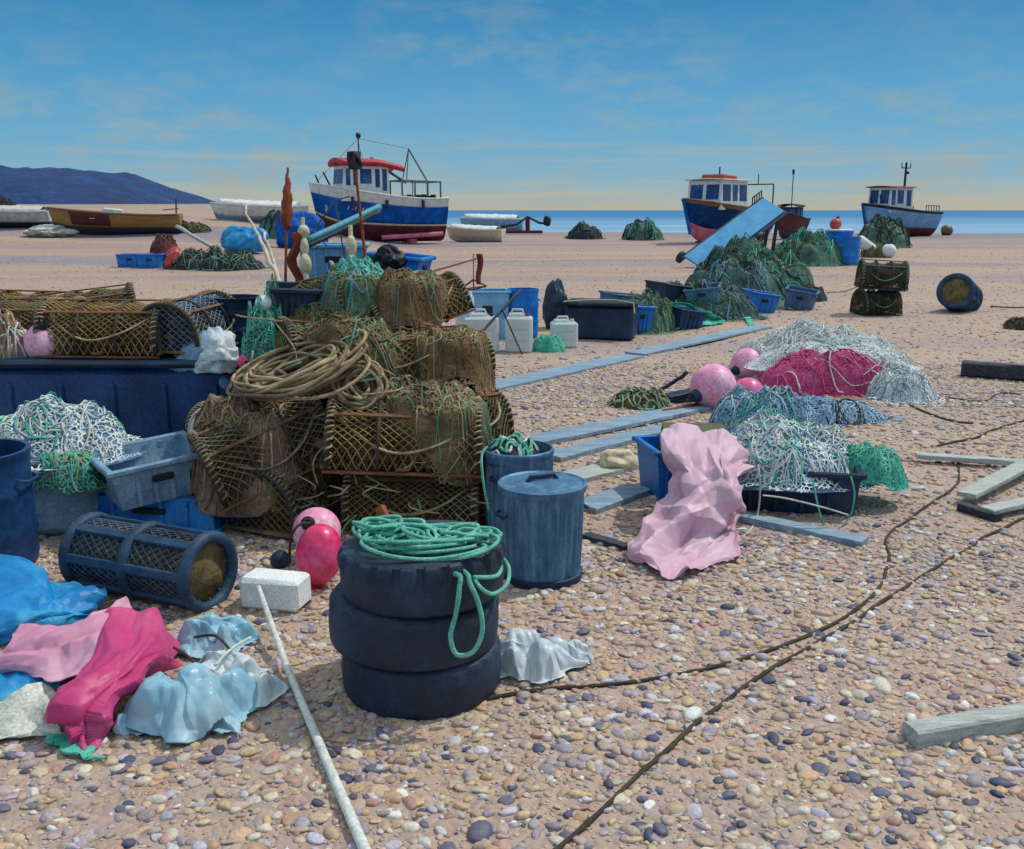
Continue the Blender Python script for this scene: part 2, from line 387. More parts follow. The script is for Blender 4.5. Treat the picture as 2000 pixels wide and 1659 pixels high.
def crom(P, t):
    n = len(P) - 1; x = min(max(t, 0), 1) * n; i = min(int(x), n - 1); f = x - i
    a = P[max(i - 1, 0)]; b = P[i]; c = P[i + 1]; d = P[min(i + 2, n)]
    return (b * 2 + (c - a) * f + (a * 2 - b * 5 + c * 4 - d) * f * f + (b * 3 - a - c * 3 + d) * f ** 3) * .5
def cloth(name, label, cat, grid, mat, fold=.03, freq=5, seed=0, nu=64, nv=64, thick=.004, sharp=1.0, group=None, parent=None, ground=True, fine=.3, ang=None):
    """grid: rows of (px, py, z): points of the sheet; a crumpled skin is spanned through them."""
    P = [[onz(*q) if len(q) == 3 else Vector(q[:3]) for q in row] for row in grid]
    rows = []
    for j in range(nv + 1):
        v = j / nv
        row = []
        cp = [crom([P[a][b] for a in range(len(P))], v) for b in range(len(P[0]))]
        for i in range(nu + 1): row.append(crom(cp, i / nu))
        rows.append(row)
    c = sum((p for r in rows for p in r), Vector()) / ((nu + 1) * (nv + 1)); c.z = gz(c.x, c.y) if ground else min(p.z for r in rows for p in r)
    out = []
    for j in range(nv + 1):
        row = []
        for i in range(nu + 1):
            p = rows[j][i]
            a = rows[j][min(i + 1, nu)] - rows[j][max(i - 1, 0)]; b = rows[min(j + 1, nv)][i] - rows[max(j - 1, 0)][i]
            nn = a.cross(b)
            nn = nn.normalized() if nn.length > 1e-9 else Vector((0, 0, 1))
            if nn.z < 0: nn = -nn
            q = Vector((p.x * freq, p.y * freq, p.z * freq * .8 + seed * 4.4))
            w = Vector((noise.noise(q * .6 + Vector((9, 0, 0))), noise.noise(q * .6 + Vector((0, 9, 0))), 0)) * .7
            d = (.55 - 2.0 * abs(noise.noise(q + w))) * sharp + .6 * noise.noise(q * .55) + fine * (.4 - 2 * abs(noise.noise(q * 2.4 + w)))
            if ang:
                d = 0
                for (k_, am, ro) in ((ang, 1.5, .5), (ang * 1.8, .75, -.9), (ang * 3.6, .25, .2)):
                    U, V = (i / nu - .5) * k_, (j / nv - .5) * k_ * len(grid) / len(grid[0])
                    U, V = U * math.cos(ro) - V * math.sin(ro), U * math.sin(ro) + V * math.cos(ro)
                    a0, b0_ = math.floor(U), math.floor(V); f_, g_ = U - a0, V - b0_
                    hsh = lambda x_, y_: noise.cell(Vector((x_ * 1.31 + seed * 17.7 + k_, y_ * 1.77 + 3.3 * seed, seed * 2.1 + .5)))
                    if f_ + g_ < 1: h_ = hsh(a0, b0_); val = h_ + (hsh(a0 + 1, b0_) - h_) * f_ + (hsh(a0, b0_ + 1) - h_) * g_
                    else: h_ = hsh(a0 + 1, b0_ + 1); val = h_ + (hsh(a0, b0_ + 1) - h_) * (1 - f_) + (hsh(a0 + 1, b0_) - h_) * (1 - g_)
                    d += am * val
            e = min(i, nu - i, j, nv - j) / 6.0
            wob = Vector((noise.noise(q * 1.7), noise.noise(q * 1.7 + Vector((3, 3, 3))), 0)) * .035 * max(0, 1 - e)
            p = p + nn * (fold * d) + wob
            if ground: p.z = max(p.z, gz(p.x, p.y) + (.02 + .008 * noise.noise(p * 14) if p.y < 12 else .006))
            row.append(p - c)
        out.append(row)
    o = MB().grid(out).build(name, mat, parent, angle=16 if ang else 75, thick=thick)
    o.location = c
    if label: tag(o, label, cat, group)
    return o

def bag(name, label, cat, loc, rad, mat, seed=0, rot=0, ridged=.22, group=None, parts=True, amp=.3):
    t = MB().ball((0, 0, rad[2] * .62), rad, seed, amp, 72, 44, 1.35, flat=0, ridged=ridged).build(name, mat, None, angle=50)
    t.location = loc; t.rotation_euler = (0, 0, rot)
    if 'bag' in name and parts:
        rr = random.Random(seed); mb = MB(); R_ = max(rad)
        for sg in (-1, 1):
            a = rr.uniform(0, 6.3); c0 = Vector((.35 * rad[0] * math.cos(a), .35 * rad[1] * math.sin(a), rad[2] * 1.35))
            d_ = Vector((math.cos(a) * .8, math.sin(a) * .8, .55)) * R_ * .42
            rows = []
            for j in range(9):
                f = j / 8; w_ = R_ * (.1 + .2 * f) ; sd_ = Vector((-math.sin(a), math.cos(a), 0))
                rows.append([c0 + d_ * f + sd_ * (w_ * q) + Vector((0, 0, R_ * .1 * math.sin(q * 4 + f * 3) - R_ * .25 * f * f)) for q in (-1, -.6, -.2, .2, .6, 1)])
            mb.grid(rows)
        mb.build('knotted_ears', mat, t, angle=60, thick=.003)
    return tag(t, label, cat, group)

def sheetbag(label, p, rx, ry, h, mat, seed, group='plastic bags at the lower left', fold=None, name='plastic_bag'):
    rr = random.Random(seed); gr = []
    for j in range(6):
        row = []
        for i in range(6):
            u, v = i / 2.5 - 1, j / 2.5 - 1
            x = u * math.sqrt(1 - v * v * .45); y = v * math.sqrt(1 - u * u * .45)
            d = max(abs(u), abs(v)); e = 1 + rr.uniform(-.16, .16)
            z = .008 if d > .95 else h * (1 - d ** 2.2) ** .5 * rr.uniform(.55, 1.25)
            row.append((p.x + x * rx * e, p.y + ry * .8 + y * ry * e, gz(p.x, p.y) + z, 0))
        gr.append(row)
    return cloth(name, label, 'bag', gr, mat, fold or h * .2, .6 / max(rx, .05), seed, 100, 100, .002, 1.7, group, ang=4.2)
def buoy(name, label, loc, r, mat, tilt=(0, 0, 0), plug=None, stretch=1.0, group=None, plug_dir=None):
    t = thing(name, label, 'buoy', loc, (0, 0, 0), group)
    prof = []
    for i in range(25):
        th = PI * i / 24
        z = -math.cos(th) * r * stretch; rr = r * math.sin(th)
        if stretch > 1.05 and z < 0: rr = rr ** .9 * r ** .1
        prof.append((max(rr, 0), z))
    Mx = Euler(tilt).to_matrix().to_4x4()
    b = MB().lathe(prof, 40, Mx).build('float_body', mat, t, angle=180)
    if plug:
        MB().lathe([(0, r * stretch * .93), (r * .3, r * stretch * .93), (r * .28, r * stretch * 1.1), (r * .2, r * stretch * 1.24), (0, r * stretch * 1.24)], 18, Mx).build('end_plug', plug, t)
        MB().tube([Mx @ Vector((r * .13 * math.cos(a) , 0, r * stretch * 1.24 + r * .1 + r * .13 * math.sin(a))) for a in [k * PI / 6 for k in range(12)]], r * .04, 6, closed=True).build('eye_ring', plug, t)
    return t

def fish_box(name, label, loc, L, W, H, mat, rot=(0, 0, 0), flare=.03, group=None, upturned=False, cat='fish box', slots=True, dark=None):
    t = thing(name, label, cat, loc, rot, group)
    mb = MB(); th = .018
    z0, z1 = (0, H)
    def ring(f, z, k): return [((L / 2 - k + f) * sx, (W / 2 - k + f) * sy, z) for sx, sy in ((-1, -1), (1, -1), (1, 1), (-1, 1))]
    A = ring(0, 0, 0); B = ring(flare, H, 0); C = ring(flare, H, th); D = ring(0, th, th)
    vs = A + B + C + D; fs = [(3, 2, 1, 0)]
    for i in range(4):
        j = (i + 1) % 4
        fs += [(i, j, 4 + j, 4 + i), (4 + i, 4 + j, 8 + j, 8 + i), (8 + i, 8 + j, 12 + j, 12 + i)]
    fs.append((12, 13, 14, 15))
    if upturned:
        vs = [(x, y, H - z) for x, y, z in vs]; fs = [f[::-1] for f in fs]
    mb.add(vs, fs)
    for k in range(1, 5):   # ribs
        x = -L / 2 + L * k / 5
        for sy in (-1, 1):
            mb.box((x, sy * (W / 2 + flare * .5 + .004), H * .5), (.022, .02, H * .86))
    mb.build('box_body', mat, t, smooth=False)
    zr = 0.012 if upturned else H - .012
    rm = MB()
    for sy in (-1, 1): rm.box((0, sy * (W / 2 + flare + .006), zr), (L + 2 * flare + .05, .028, .034), bev=.008)
    for sx in (-1, 1): rm.box((sx * (L / 2 + flare + .006), 0, zr), (.028, W + 2 * flare - .018, .034), bev=.008)
    rm.build('rim', mat, t)
    if slots:
        for sx in (-1, 1):
            MB().box((sx * (L / 2 + flare * .5 + .006), 0, H * .62), (.026, W * .3, H * .16), bev=.006).build('hand_hole', dark or m['black'], t)
        for sy in (-1, 1):
            MB().box((0, sy * (W / 2 + flare * .5 + .012), H * .62), (L * .26, .026, H * .16), bev=.006).build('hand_hole', dark or m['black'], t)
    return t

def wave_line(pts, n=60, wob=.01, seed=0, zoff=.008, follow=True):
    P = [Vector(p) for p in pts]; out = []
    for i in range(n + 1):
        p = crom(P, i / n)
        p = p + Vector((noise.noise(p * 3 + Vector((seed, 0, 0))), noise.noise(p * 3 + Vector((0, seed, 4))), 0)) * wob
        if follow: p.z = gz(p.x, p.y) + zoff
        out.append(p)
    return out
def ground_rope(name, label, pts, r, mat, cat='rope', wob=.02, seed=0, n=90, group=None):
    w = wave_line([G(*p) for p in pts], n, wob, seed, r * .7)
    c = w[0].copy(); rr = random.Random(seed)
    o = MB().tube([p - c for p in w], [r * rr.uniform(.8, 1.2) for _ in w], 6).build(name, mat, None, angle=180)
    o.location = c
    return tag(o, label, cat, group)

def bar(mb, a, b, r, n=6, r2=None):
    return mb.tube([a, (Vector(a) + Vector(b)) / 2, b], [r, (r + (r2 or r)) / 2, r2 or r], n)

def beam(name, label, a, b, w, h, mat, cat='plank', wear=.004, seed=0, group=None, up=(0, 0, 1)):
    """A squared timber from a to b with slightly worn, uneven edges; origin at a."""
    a = Vector(a); b = Vector(b); d = (b - a); L = d.length; d.normalize()
    s_ = d.cross(Vector(up)).normalized(); u = s_.cross(d)
    n = max(8, int(L / .08)); rows = []; c = .12
    prof = [(-.5, -.5 + c), (-.5, .5 - c), (-.5 + c * h / w, .5), (.5 - c * h / w, .5), (.5, .5 - c), (.5, -.5 + c), (.5 - c * h / w, -.5), (-.5 + c * h / w, -.5)]
    vs = []; fs = []
    for i in range(n + 1):
        for k, (py, pz) in enumerate(prof):
            j = wear * noise.noise(Vector((i * .7, k * 1.9, seed)))
            vs.append(d * (L * i / n) + s_ * (py * w + j) + u * (pz * h + j))
    for i in range(n):
        for k in range(8):
            fs.append((i * 8 + k, (i + 1) * 8 + k, (i + 1) * 8 + (k + 1) % 8, i * 8 + (k + 1) % 8))
    fs.append(tuple(range(8))); fs.append(tuple(n * 8 + k for k in range(8))[::-1])
    o = MB().add(vs, fs).build(name, mat, None, angle=30)
    # give the wood its own local axis so the grain runs along it
    o.location = a
    return tag(o, label, cat, group) if label else o

# ================================================================== SETTING
# ---- ground
def lines(lo, hi, fine, g):
    out = [0.0]; s = fine
    while out[-1] < hi: out.append(out[-1] + s); s = fine + out[-1] * g
    return out
ys = [-6, -3, -1, 0, .8] + [1.5 + y for y in lines(0, 14, .09, .012)]
while ys[-1] < 170: ys.append(ys[-1] * 1.022)
xs = lines(0, 5, .1, .02)
while xs[-1] < 260: xs.append(xs[-1] * 1.05)
xs = [-x for x in xs[::-1]] + xs[1:]
gm = MB().grid([[(x, y, gz(x, y)) for x in xs] for y in ys])
ground = bpy.data.materials.new('shingle')
ground.use_nodes = True
nt = ground.node_tree; N = nt.nodes; L = nt.links; bs = N['Principled BSDF']
tc = N.new('ShaderNodeTexCoord')
def voro(scale, rnd=1.0, feat='F1'):
    v = N.new('ShaderNodeTexVoronoi'); v.inputs['Scale'].default_value = scale; v.feature = feat; L.new(tc.outputs['Object'], v.inputs['Vector']); return v
def nz(scale, det=5, st=None):
    n = N.new('ShaderNodeTexNoise'); n.inputs['Scale'].default_value = scale; n.inputs['Detail'].default_value = det
    if st:
        mp = N.new('ShaderNodeMapping'); mp.inputs['Scale'].default_value = st; L.new(tc.outputs['Object'], mp.inputs[0]); L.new(mp.outputs[0], n.inputs['Vector'])
    else: L.new(tc.outputs['Object'], n.inputs['Vector'])
    return n
def ramp(fac, stops, const=False):
    r = N.new('ShaderNodeValToRGB'); cr = r.color_ramp
    if const: cr.interpolation = 'CONSTANT'
    for i, (p, c) in enumerate(stops):
        e = cr.elements[i] if i < 2 else cr.elements.new(p)
        e.position = p; e.color = (*lin(c), 1)
    L.new(fac, r.inputs[0]); return r
def mixc(f, a, b, mode='MIX'):
    x = N.new('ShaderNodeMix'); x.data_type = 'RGBA'; x.blend_type = mode
    if isinstance(f, float): x.inputs[0].default_value = f
    else: L.new(f, x.inputs[0])
    L.new(a, x.inputs[6]); L.new(b, x.inputs[7]); return x.outputs[2]
STONES = [(0, (200, 172, 150)), (.2, (210, 184, 156)), (.34, (186, 162, 152)), (.46, (206, 170, 138)), (.58, (176, 162, 164)), (.68, (218, 202, 178)), (.78, (194, 150, 130)), (.88, (136, 130, 142)), (.94, (104, 104, 124)), (.97, (222, 216, 210))]
v1 = voro(34); sp = N.new('ShaderNodeSeparateColor'); L.new(v1.outputs['Color'], sp.inputs[0])
st1 = ramp(sp.outputs[0], STONES, True)
v2 = voro(15); sp2 = N.new('ShaderNodeSeparateColor'); L.new(v2.outputs['Color'], sp2.inputs[0])
st2 = ramp(sp2.outputs[1], STONES, True)
c = mixc(.35, st1.outputs[0], st2.outputs[0])
band = ramp(nz(1, 4, (.11, .42, 1)).outputs['Fac'], [(.34, (118, 128, 152)), (.44, (160, 144, 142)), (.54, (196, 172, 144)), (.62, (182, 146, 136)), (.7, (150, 138, 148))])
c = mixc(.5, c, band.outputs[0])
fb = ramp(nz(1, 5, (.022, .16, 1)).outputs['Fac'], [(.36, (104, 116, 146)), (.45, (160, 136, 134)), (.53, (190, 162, 132)), (.6, (176, 134, 124)), (.68, (132, 126, 146))])
sy = N.new('ShaderNodeSeparateXYZ'); L.new(tc.outputs['Object'], sy.inputs[0])
fy = N.new('ShaderNodeMapRange'); fy.inputs['From Min'].default_value = 9; fy.inputs['From Max'].default_value = 30; fy.inputs['To Max'].default_value = .8; L.new(sy.outputs['Y'], fy.inputs[0])
c = mixc(fy.outputs[0], c, fb.outputs[0])
wet = N.new('ShaderNodeMapRange'); wet.inputs['From Min'].default_value = 46; wet.inputs['From Max'].default_value = 74; L.new(sy.outputs['Y'], wet.inputs[0])
wx = N.new('ShaderNodeMapRange'); wx.inputs['From Min'].default_value = -14; wx.inputs['From Max'].default_value = 14; wx.inputs['To Max'].default_value = .85; L.new(sy.outputs['X'], wx.inputs[0])
wm = N.new('ShaderNodeMath'); wm.operation = 'MULTIPLY'; L.new(wet.outputs[0], wm.inputs[0]); L.new(wx.outputs[0], wm.inputs[1])
wetc = ramp(nz(1, 4, (.05, .3, 1)).outputs['Fac'], [(.35, (84, 98, 128)), (.6, (122, 118, 132))])
c = mixc(wm.outputs[0], c, wetc.outputs[0])
patch = ramp(nz(1.4, 6).outputs['Fac'], [(.3, (168, 152, 164)), (.5, (200, 172, 154)), (.7, (212, 176, 146))])
c = mixc(.3, c, patch.outputs[0])
tn = N.new('ShaderNodeRGB'); tn.outputs[0].default_value = (.80, .795, .80, 1)
c = mixc(1.0, c, tn.outputs[0], 'MULTIPLY')
L.new(c, bs.inputs['Base Color']); bs.inputs['Roughness'].default_value = .82
bp = N.new('ShaderNodeBump'); bp.inputs['Strength'].default_value = .8; bp.inputs['Distance'].default_value = .014; bp.invert = True
L.new(v1.outputs['Distance'], bp.inputs['Height'])
bp2 = N.new('ShaderNodeBump'); bp2.inputs['Strength'].default_value = .5; bp2.inputs['Distance'].default_value = .05
L.new(nz(9, 6).outputs['Fac'], bp2.inputs['Height']); L.new(bp.outputs[0], bp2.inputs['Normal']); L.new(bp2.outputs[0], bs.inputs['Normal'])
struct(gm.build('beach', ground, None, angle=180))

# ---- loose pebbles lying on the beach (stuff)
def pebbles():
    rs = np.random.default_rng(5)
    import bmesh
    bmA = bmesh.new(); bmesh.ops.create_icosphere(bmA, subdivisions=2, radius=1)
    A = (np.array([v.co[:] for v in bmA.verts]), np.array([[v.index for v in f.verts] for f in bmA.faces])); bmA.free()
    bmB = bmesh.new(); bmesh.ops.create_icosphere(bmB, subdivisions=1, radius=1)
    B = (np.array([v.co[:] for v in bmB.verts]), np.array([[v.index for v in f.verts] for f in bmB.faces])); bmB.free()
    V = []; Fc = []; Cc = []; off = 0
    pal = np.array([lin(c) for c in [(198, 172, 152), (210, 184, 150), (186, 164, 156), (206, 168, 132), (172, 160, 166), (222, 208, 186), (196, 152, 134), (112, 108, 128), (84, 86, 112), (226, 222, 218), (206, 178, 130), (200, 190, 202)]])
    pw = np.array([20, 16, 14, 10, 9, 9, 7, 5, 5, 4, 4, 6], float); pw /= pw.sum()
    for (n, y0, y1, base, s0, s1) in ((19000, 1.9, 5.2, A, .007, .030), (22000, 1.9, 6.0, B, .004, .010), (32000, 4.6, 11.5, B, .008, .032), (30000, 9.0, 52, B, .012, .036), (260, 2.0, 8, A, .028, .05)):
        y = np.sqrt(rs.uniform(y0 ** 2, y1 ** 2, n)) if y1 < 20 else y0 + (y1 - y0) * rs.random(n) ** 1.9
        x = rs.uniform(-.62, .62, n) * (y + .6)
        s = s0 + (s1 - s0) * rs.random(n) ** 2.2
        bv, bf = base; k = len(bv)
        a = rs.uniform(0, 2 * PI, n); ca, sa = np.cos(a), np.sin(a)
        sx = s * rs.uniform(.9, 1.5, n); sy = s * rs.uniform(.7, 1.1, n); sz = s * rs.uniform(.3, .6, n)
        # uneven stones: squash with a few random planes
        P = np.repeat(bv[None], n, 0)
        for _ in range(3):
            d = rs.normal(size=(n, 3)); d /= np.linalg.norm(d, axis=1, keepdims=True)
            h = rs.uniform(.35, .85, n)
            dot = np.einsum('nkj,nj->nk', P, d); ex = np.maximum(0, dot - h[:, None]) * .85
            P -= ex[..., None] * d[:, None, :]
        P = P * np.stack([sx, sy, sz], 1)[:, None, :]
        tl = rs.uniform(-.35, .35, n); ct, stt = np.cos(tl), np.sin(tl)
        X, Y, Z = P[..., 0], P[..., 1], P[..., 2]
        Y, Z = Y * ct[:, None] - Z * stt[:, None], Y * stt[:, None] + Z * ct[:, None]
        X, Y = X * ca[:, None] - Y * sa[:, None], X * sa[:, None] + Y * ca[:, None]
        gzv = np.array([gz(float(q), float(w)) for q, w in zip(x, y)])
        P = np.stack([X + x[:, None], Y + y[:, None], Z + (gzv + sz * .12)[:, None]], -1)
        V.append(P.reshape(-1, 3)); Fc.append((bf[None] + (np.arange(n) * k)[:, None, None]).reshape(-1, 3) + off); off += n * k
        ci = rs.choice(len(pal), n, p=pw); col = pal[ci] * rs.uniform(.66, .98, (n, 1)) * np.array([.97, .985, 1.02])
        Cc.append(np.repeat(col, k, 0))
    V = np.concatenate(V); Fc = np.concatenate(Fc); Cc = np.concatenate(Cc)
    me = bpy.data.meshes.new('pebbles'); me.vertices.add(len(V)); me.vertices.foreach_set('co', V.astype(np.float32).ravel())
    me.loops.add(Fc.size); me.loops.foreach_set('vertex_index', Fc.astype(np.int32).ravel())
    me.polygons.add(len(Fc)); me.polygons.foreach_set('loop_start', (np.arange(len(Fc)) * 3).astype(np.int32))
    me.update(calc_edges=True); me.polygons.foreach_set('use_smooth', np.ones(len(Fc), bool))
    at_ = me.attributes.new('stone', 'FLOAT_COLOR', 'POINT'); at_.data.foreach_set('color', np.concatenate([Cc, np.ones((len(Cc), 1))], 1).astype(np.float32).ravel())
    pm = bpy.data.materials.new('pebble_stone'); pm.use_nodes = True; t = pm.node_tree
    an = t.nodes.new('ShaderNodeAttribute'); an.attribute_name = 'stone'
    n_ = t.nodes.new('ShaderNodeTexNoise'); n_.inputs['Scale'].default_value = 90; n_.inputs['Detail'].default_value = 5
    tcx = t.nodes.new('ShaderNodeTexCoord'); t.links.new(tcx.outputs['Object'], n_.inputs['Vector'])
    mr = t.nodes.new('ShaderNodeMapRange'); mr.inputs['From Min'].default_value = .3; mr.inputs['From Max'].default_value = .7; mr.inputs['To Min'].default_value = .75; mr.inputs['To Max'].default_value = 1.2
    t.links.new(n_.outputs['Fac'], mr.inputs[0])
    mx = t.nodes.new('ShaderNodeMix'); mx.data_type = 'RGBA'; mx.blend_type = 'MULTIPLY'; mx.inputs[0].default_value = 1
    t.links.new(an.outputs['Color'], mx.inputs[6]); t.links.new(mr.outputs[0], mx.inputs[7])
    b_ = t.nodes['Principled BSDF']; t.links.new(mx.outputs[2], b_.inputs['Base Color']); b_.inputs['Roughness'].default_value = .62
    me.materials.append(pm)
    o = bpy.data.objects.new('pebbles', me); COL.objects.link(o); o['kind'] = 'stuff'
pebbles()

# ---- sea
def sea():
    yy = [74, 78, 82, 86, 90, 95, 100, 110, 125, 150, 200, 300, 500, 900, 2000, 5000, 12000, 40000]
    xx = [-60000, -20000, -6000, -2000, -600, -200, -100, -50, -20, 0, 20, 50, 100, 200, 600, 2000, 6000, 20000, 60000]
    mm = bpy.data.materials.new('sea_water'); mm.use_nodes = True; t = mm.node_tree; b = t.nodes['Principled BSDF']
    tcx = t.nodes.new('ShaderNodeTexCoord'); mp = t.nodes.new('ShaderNodeMapping'); mp.inputs['Scale'].default_value = (.03, .12, 1)
    t.links.new(tcx.outputs['Object'], mp.inputs[0])
    n1 = t.nodes.new('ShaderNodeTexNoise'); n1.inputs['Scale'].default_value = 1; n1.inputs['Detail'].default_value = 7; t.links.new(mp.outputs[0], n1.inputs['Vector'])
    r = t.nodes.new('ShaderNodeValToRGB'); r.color_ramp.elements[0].position = .35; r.color_ramp.elements[1].position = .7
    r.color_ramp.elements[0].color = (*lin((14, 92, 148)), 1); r.color_ramp.elements[1].color = (*lin((54, 136, 182)), 1)
    t.links.new(n1.outputs['Fac'], r.inputs[0])
    # shallows, breaking water and painted light reflection: paler where the sea meets the shingle
    sx = t.nodes.new('ShaderNodeSeparateXYZ'); t.links.new(tcx.outputs['Object'], sx.inputs[0])
    mr = t.nodes.new('ShaderNodeMapRange'); mr.inputs['From Min'].default_value = 420; mr.inputs['From Max'].default_value = 95; t.links.new(sx.outputs['Y'], mr.inputs[0])
    n3 = t.nodes.new('ShaderNodeTexNoise'); n3.inputs['Scale'].default_value = 1.0; n3.inputs['Detail'].default_value = 5
    mp3 = t.nodes.new('ShaderNodeMapping'); mp3.inputs['Scale'].default_value = (.012, .06, 1); t.links.new(tcx.outputs['Object'], mp3.inputs[0]); t.links.new(mp3.outputs[0], n3.inputs['Vector'])
    mu = t.nodes.new('ShaderNodeMath'); mu.operation = 'MULTIPLY'; t.links.new(mr.outputs[0], mu.inputs[0]); t.links.new(n3.outputs['Fac'], mu.inputs[1])
    mx = t.nodes.new('ShaderNodeMix'); mx.data_type = 'RGBA'; t.links.new(mu.outputs[0], mx.inputs[0]); t.links.new(r.outputs[0], mx.inputs[6]); mx.inputs[7].default_value = (*lin((176, 208, 220)), 1)
    t.links.new(mx.outputs[2], b.inputs['Base Color']); b.inputs['Roughness'].default_value = .45; b.inputs['Specular IOR Level'].default_value = .25
    bp = t.nodes.new('ShaderNodeBump'); bp.inputs['Strength'].default_value = .6; bp.inputs['Distance'].default_value = .3
    t.links.new(n1.outputs['Fac'], bp.inputs['Height']); t.links.new(bp.outputs[0], b.inputs['Normal'])
    struct(MB().grid([[(x, y, -.75) for x in xx] for y in yy]).build('sea', mm, None, angle=180))
sea()

# ---- wooded headland across the bay
def headland():
    mm = M('wooded_headland', [(8, 34, 72), (14, 50, 100), (26, 68, 120)], .02, .95, .3, .12, fine=.35)  # blue stands in for distance haze, put into the hill's colour
    rows = []
    prof = [(-900, 290), (-300, 306), (0, 317), (60, 321), (110, 328), (150, 340), (190, 354), (230, 368), (265, 384), (295, 394), (330, 400), (450, 404), (540, 407), (640, 410), (720, 412)]
    def top(px):
        for (a, b), (c_, d) in zip(prof, prof[1:]):
            if a <= px <= c_: return b + (d - b) * (px - a) / (c_ - a)
        return 412
    Y0 = 1500
    for k in range(15):
        f = k / 14; row = []
        for i in range(161):
            px = -900 + 1620 * i / 160
            p = at(px, top(px), Y0)
            hz = max(p.z, 0.5)
            y = Y0 - 160 + 700 * f
            prof_h = math.sin(PI * min(1, max(0, (f * 1.55)) ) / 2) ** .6 if f < .65 else 1 - ((f - .65) / .35) ** 2
            z = hz * prof_h * (1 + .12 * (noise.noise(Vector((p.x * .012, y * .02, 0))) + .6 * noise.noise(Vector((p.x * .05, y * .06, 2))))) - 1
            row.append((p.x, y, z))
        rows.append(row)
    struct(MB().grid(rows).build('headland', mm, None, angle=180))
headland()

# ================================================================== BOATS
def hullpt(t, u, P):
    b = P['B'] / 2 * (1 - (1 - min(t / .5, 1)) ** 2.0) ** .75 * (1 - P.get('tuck', .12) * max(0, (t - .6) / .4))
    s_ = P['D'] + P['bow'] * (1 - t) ** 2 + P.get('stern', .1) * max(0, (t - .65) / .35) ** 2
    k = P['D'] * .3 * max(0, 1 - t / .22) ** 2
    e = .42 + .45 * (1 - t) ** 1.3
    x = -P['L'] / 2 + t * P['L'] - P['rake'] * u * (1 - t) ** 3
    return Vector((x, b * u ** e, k + (s_ - k) * u))
def hull(root, P, bands, rail=None, deck=None, du=.84):
    for (u0, u1, nm, mt) in bands:
        mb = MB()
        for sgn in (-1, 1):
            rows = []
            for j in range(9):
                u = u0 + (u1 - u0) * j / 8
                rows.append([Vector((p.x, p.y * sgn, p.z)) for p in (hullpt(i / 30, u, P) for i in range(31))])
            if sgn > 0: rows = rows[::-1]
            mb.grid(rows)
        # transom
        rows = [[Vector((hullpt(1, u0 + (u1 - u0) * j / 8, P).x, hullpt(1, u0 + (u1 - u0) * j / 8, P).y * s_, hullpt(1, u0 + (u1 - u0) * j / 8, P).z)) for s_ in (-1, -.5, 0, .5, 1)] for j in range(9)]
        mb.grid(rows)
        mb.build(nm, mt, root, angle=50, thick=.03)
    dk = MB(); rows = []
    for i in range(31):
        p = hullpt(i / 30, du, P); rows.append([(p.x, p.y * s_, p.z) for s_ in (-.96, 0, .96)])
    dk.grid(rows).build('deck', deck or m['greywood'], root, thick=.02)
    if rail:
        mb = MB()
        for sgn in (-1, 1):
            mb.tube([Vector((p.x, p.y * sgn, p.z)) for p in (hullpt(i / 30, 1, P) for i in range(31))], .045, 8)
        mb.build('gunwale_rail', rail, root, angle=180)
def cabin(root, x0, x1, w, z0, z1, wall, wins_side, wins_front, roofm, over=.12, rake=.15, roof_t=.1, crown=.06, x1r=None):
    mb = MB()
    vs = [(x0, -w / 2, z0), (x1, -w / 2, z0), (x1, w / 2, z0), (x0, w / 2, z0), (x0 + rake, -w / 2 * .94, z1), (x1, -w / 2 * .94, z1), (x1, w / 2 * .94, z1), (x0 + rake, w / 2 * .94, z1)]
    mb.add(vs, [(3, 2, 1, 0), (0, 1, 5, 4), (1, 2, 6, 5), (2, 3, 7, 6), (3, 0, 4, 7), (4, 5, 6, 7)])
    cb = mb.build('cabin', wall, root, smooth=False)
    for (a, b, c_, d) in wins_side:      # fractions along the side and up the wall
        for sgn in (-1, 1):
            xa, xb = x0 + rake * .6 + (x1 - x0 - rake * .6) * a, x0 + rake * .6 + (x1 - x0 - rake * .6) * b
            za, zb = z0 + (z1 - z0) * c_, z0 + (z1 - z0) * d
            ym = sgn * (w / 2 * (1 - .06 * (c_ + d) / 2) + .004)
            fr = MB().box(((xa + xb) / 2, ym, (za + zb) / 2), (xb - xa, .03, zb - za), (sgn * .03, 0, 0), .012).build('window', m['whitepaint'], cb)
            MB().box(((xa + xb) / 2, ym + sgn * .012, (za + zb) / 2), (xb - xa - .08, .026, zb - za - .08), (sgn * .03, 0, 0), .05).build('pane', m['glass'], fr) if False else None
            fr.data.materials.clear(); fr.data.materials.append(m['glass'])
    for (a, b, c_, d) in wins_front:
        ya, yb = -w / 2 + w * a, -w / 2 + w * b; za, zb = z0 + (z1 - z0) * c_, z0 + (z1 - z0) * d
        xm = x0 + rake * (c_ + d) / 2 - .004
        MB().box((xm, (ya + yb) / 2, (za + zb) / 2), (.03, (yb - ya) * .95, zb - za), (0, math.atan2(rake, z1 - z0), 0), .012).build('window', m['glass'], cb)
    rows = []
    for i in range(13):
        x = x0 + rake - over * 2 + (x1 + (x1r or over) - x0 - rake + over * 2) * i / 12
        dz = -(x1r or 0) * .3 * max(0, (i - 7) / 5) ** 1.3 if x1r else 0
        rows.append([(x, (w / 2 + over) * k / 4, z1 + roof_t / 2 + .003 + crown * (1 - (k / 4) ** 2) + dz) for k in range(-4, 5)])
    MB().grid(rows).build('roof', roofm, root, angle=60, thick=roof_t)
    return cb

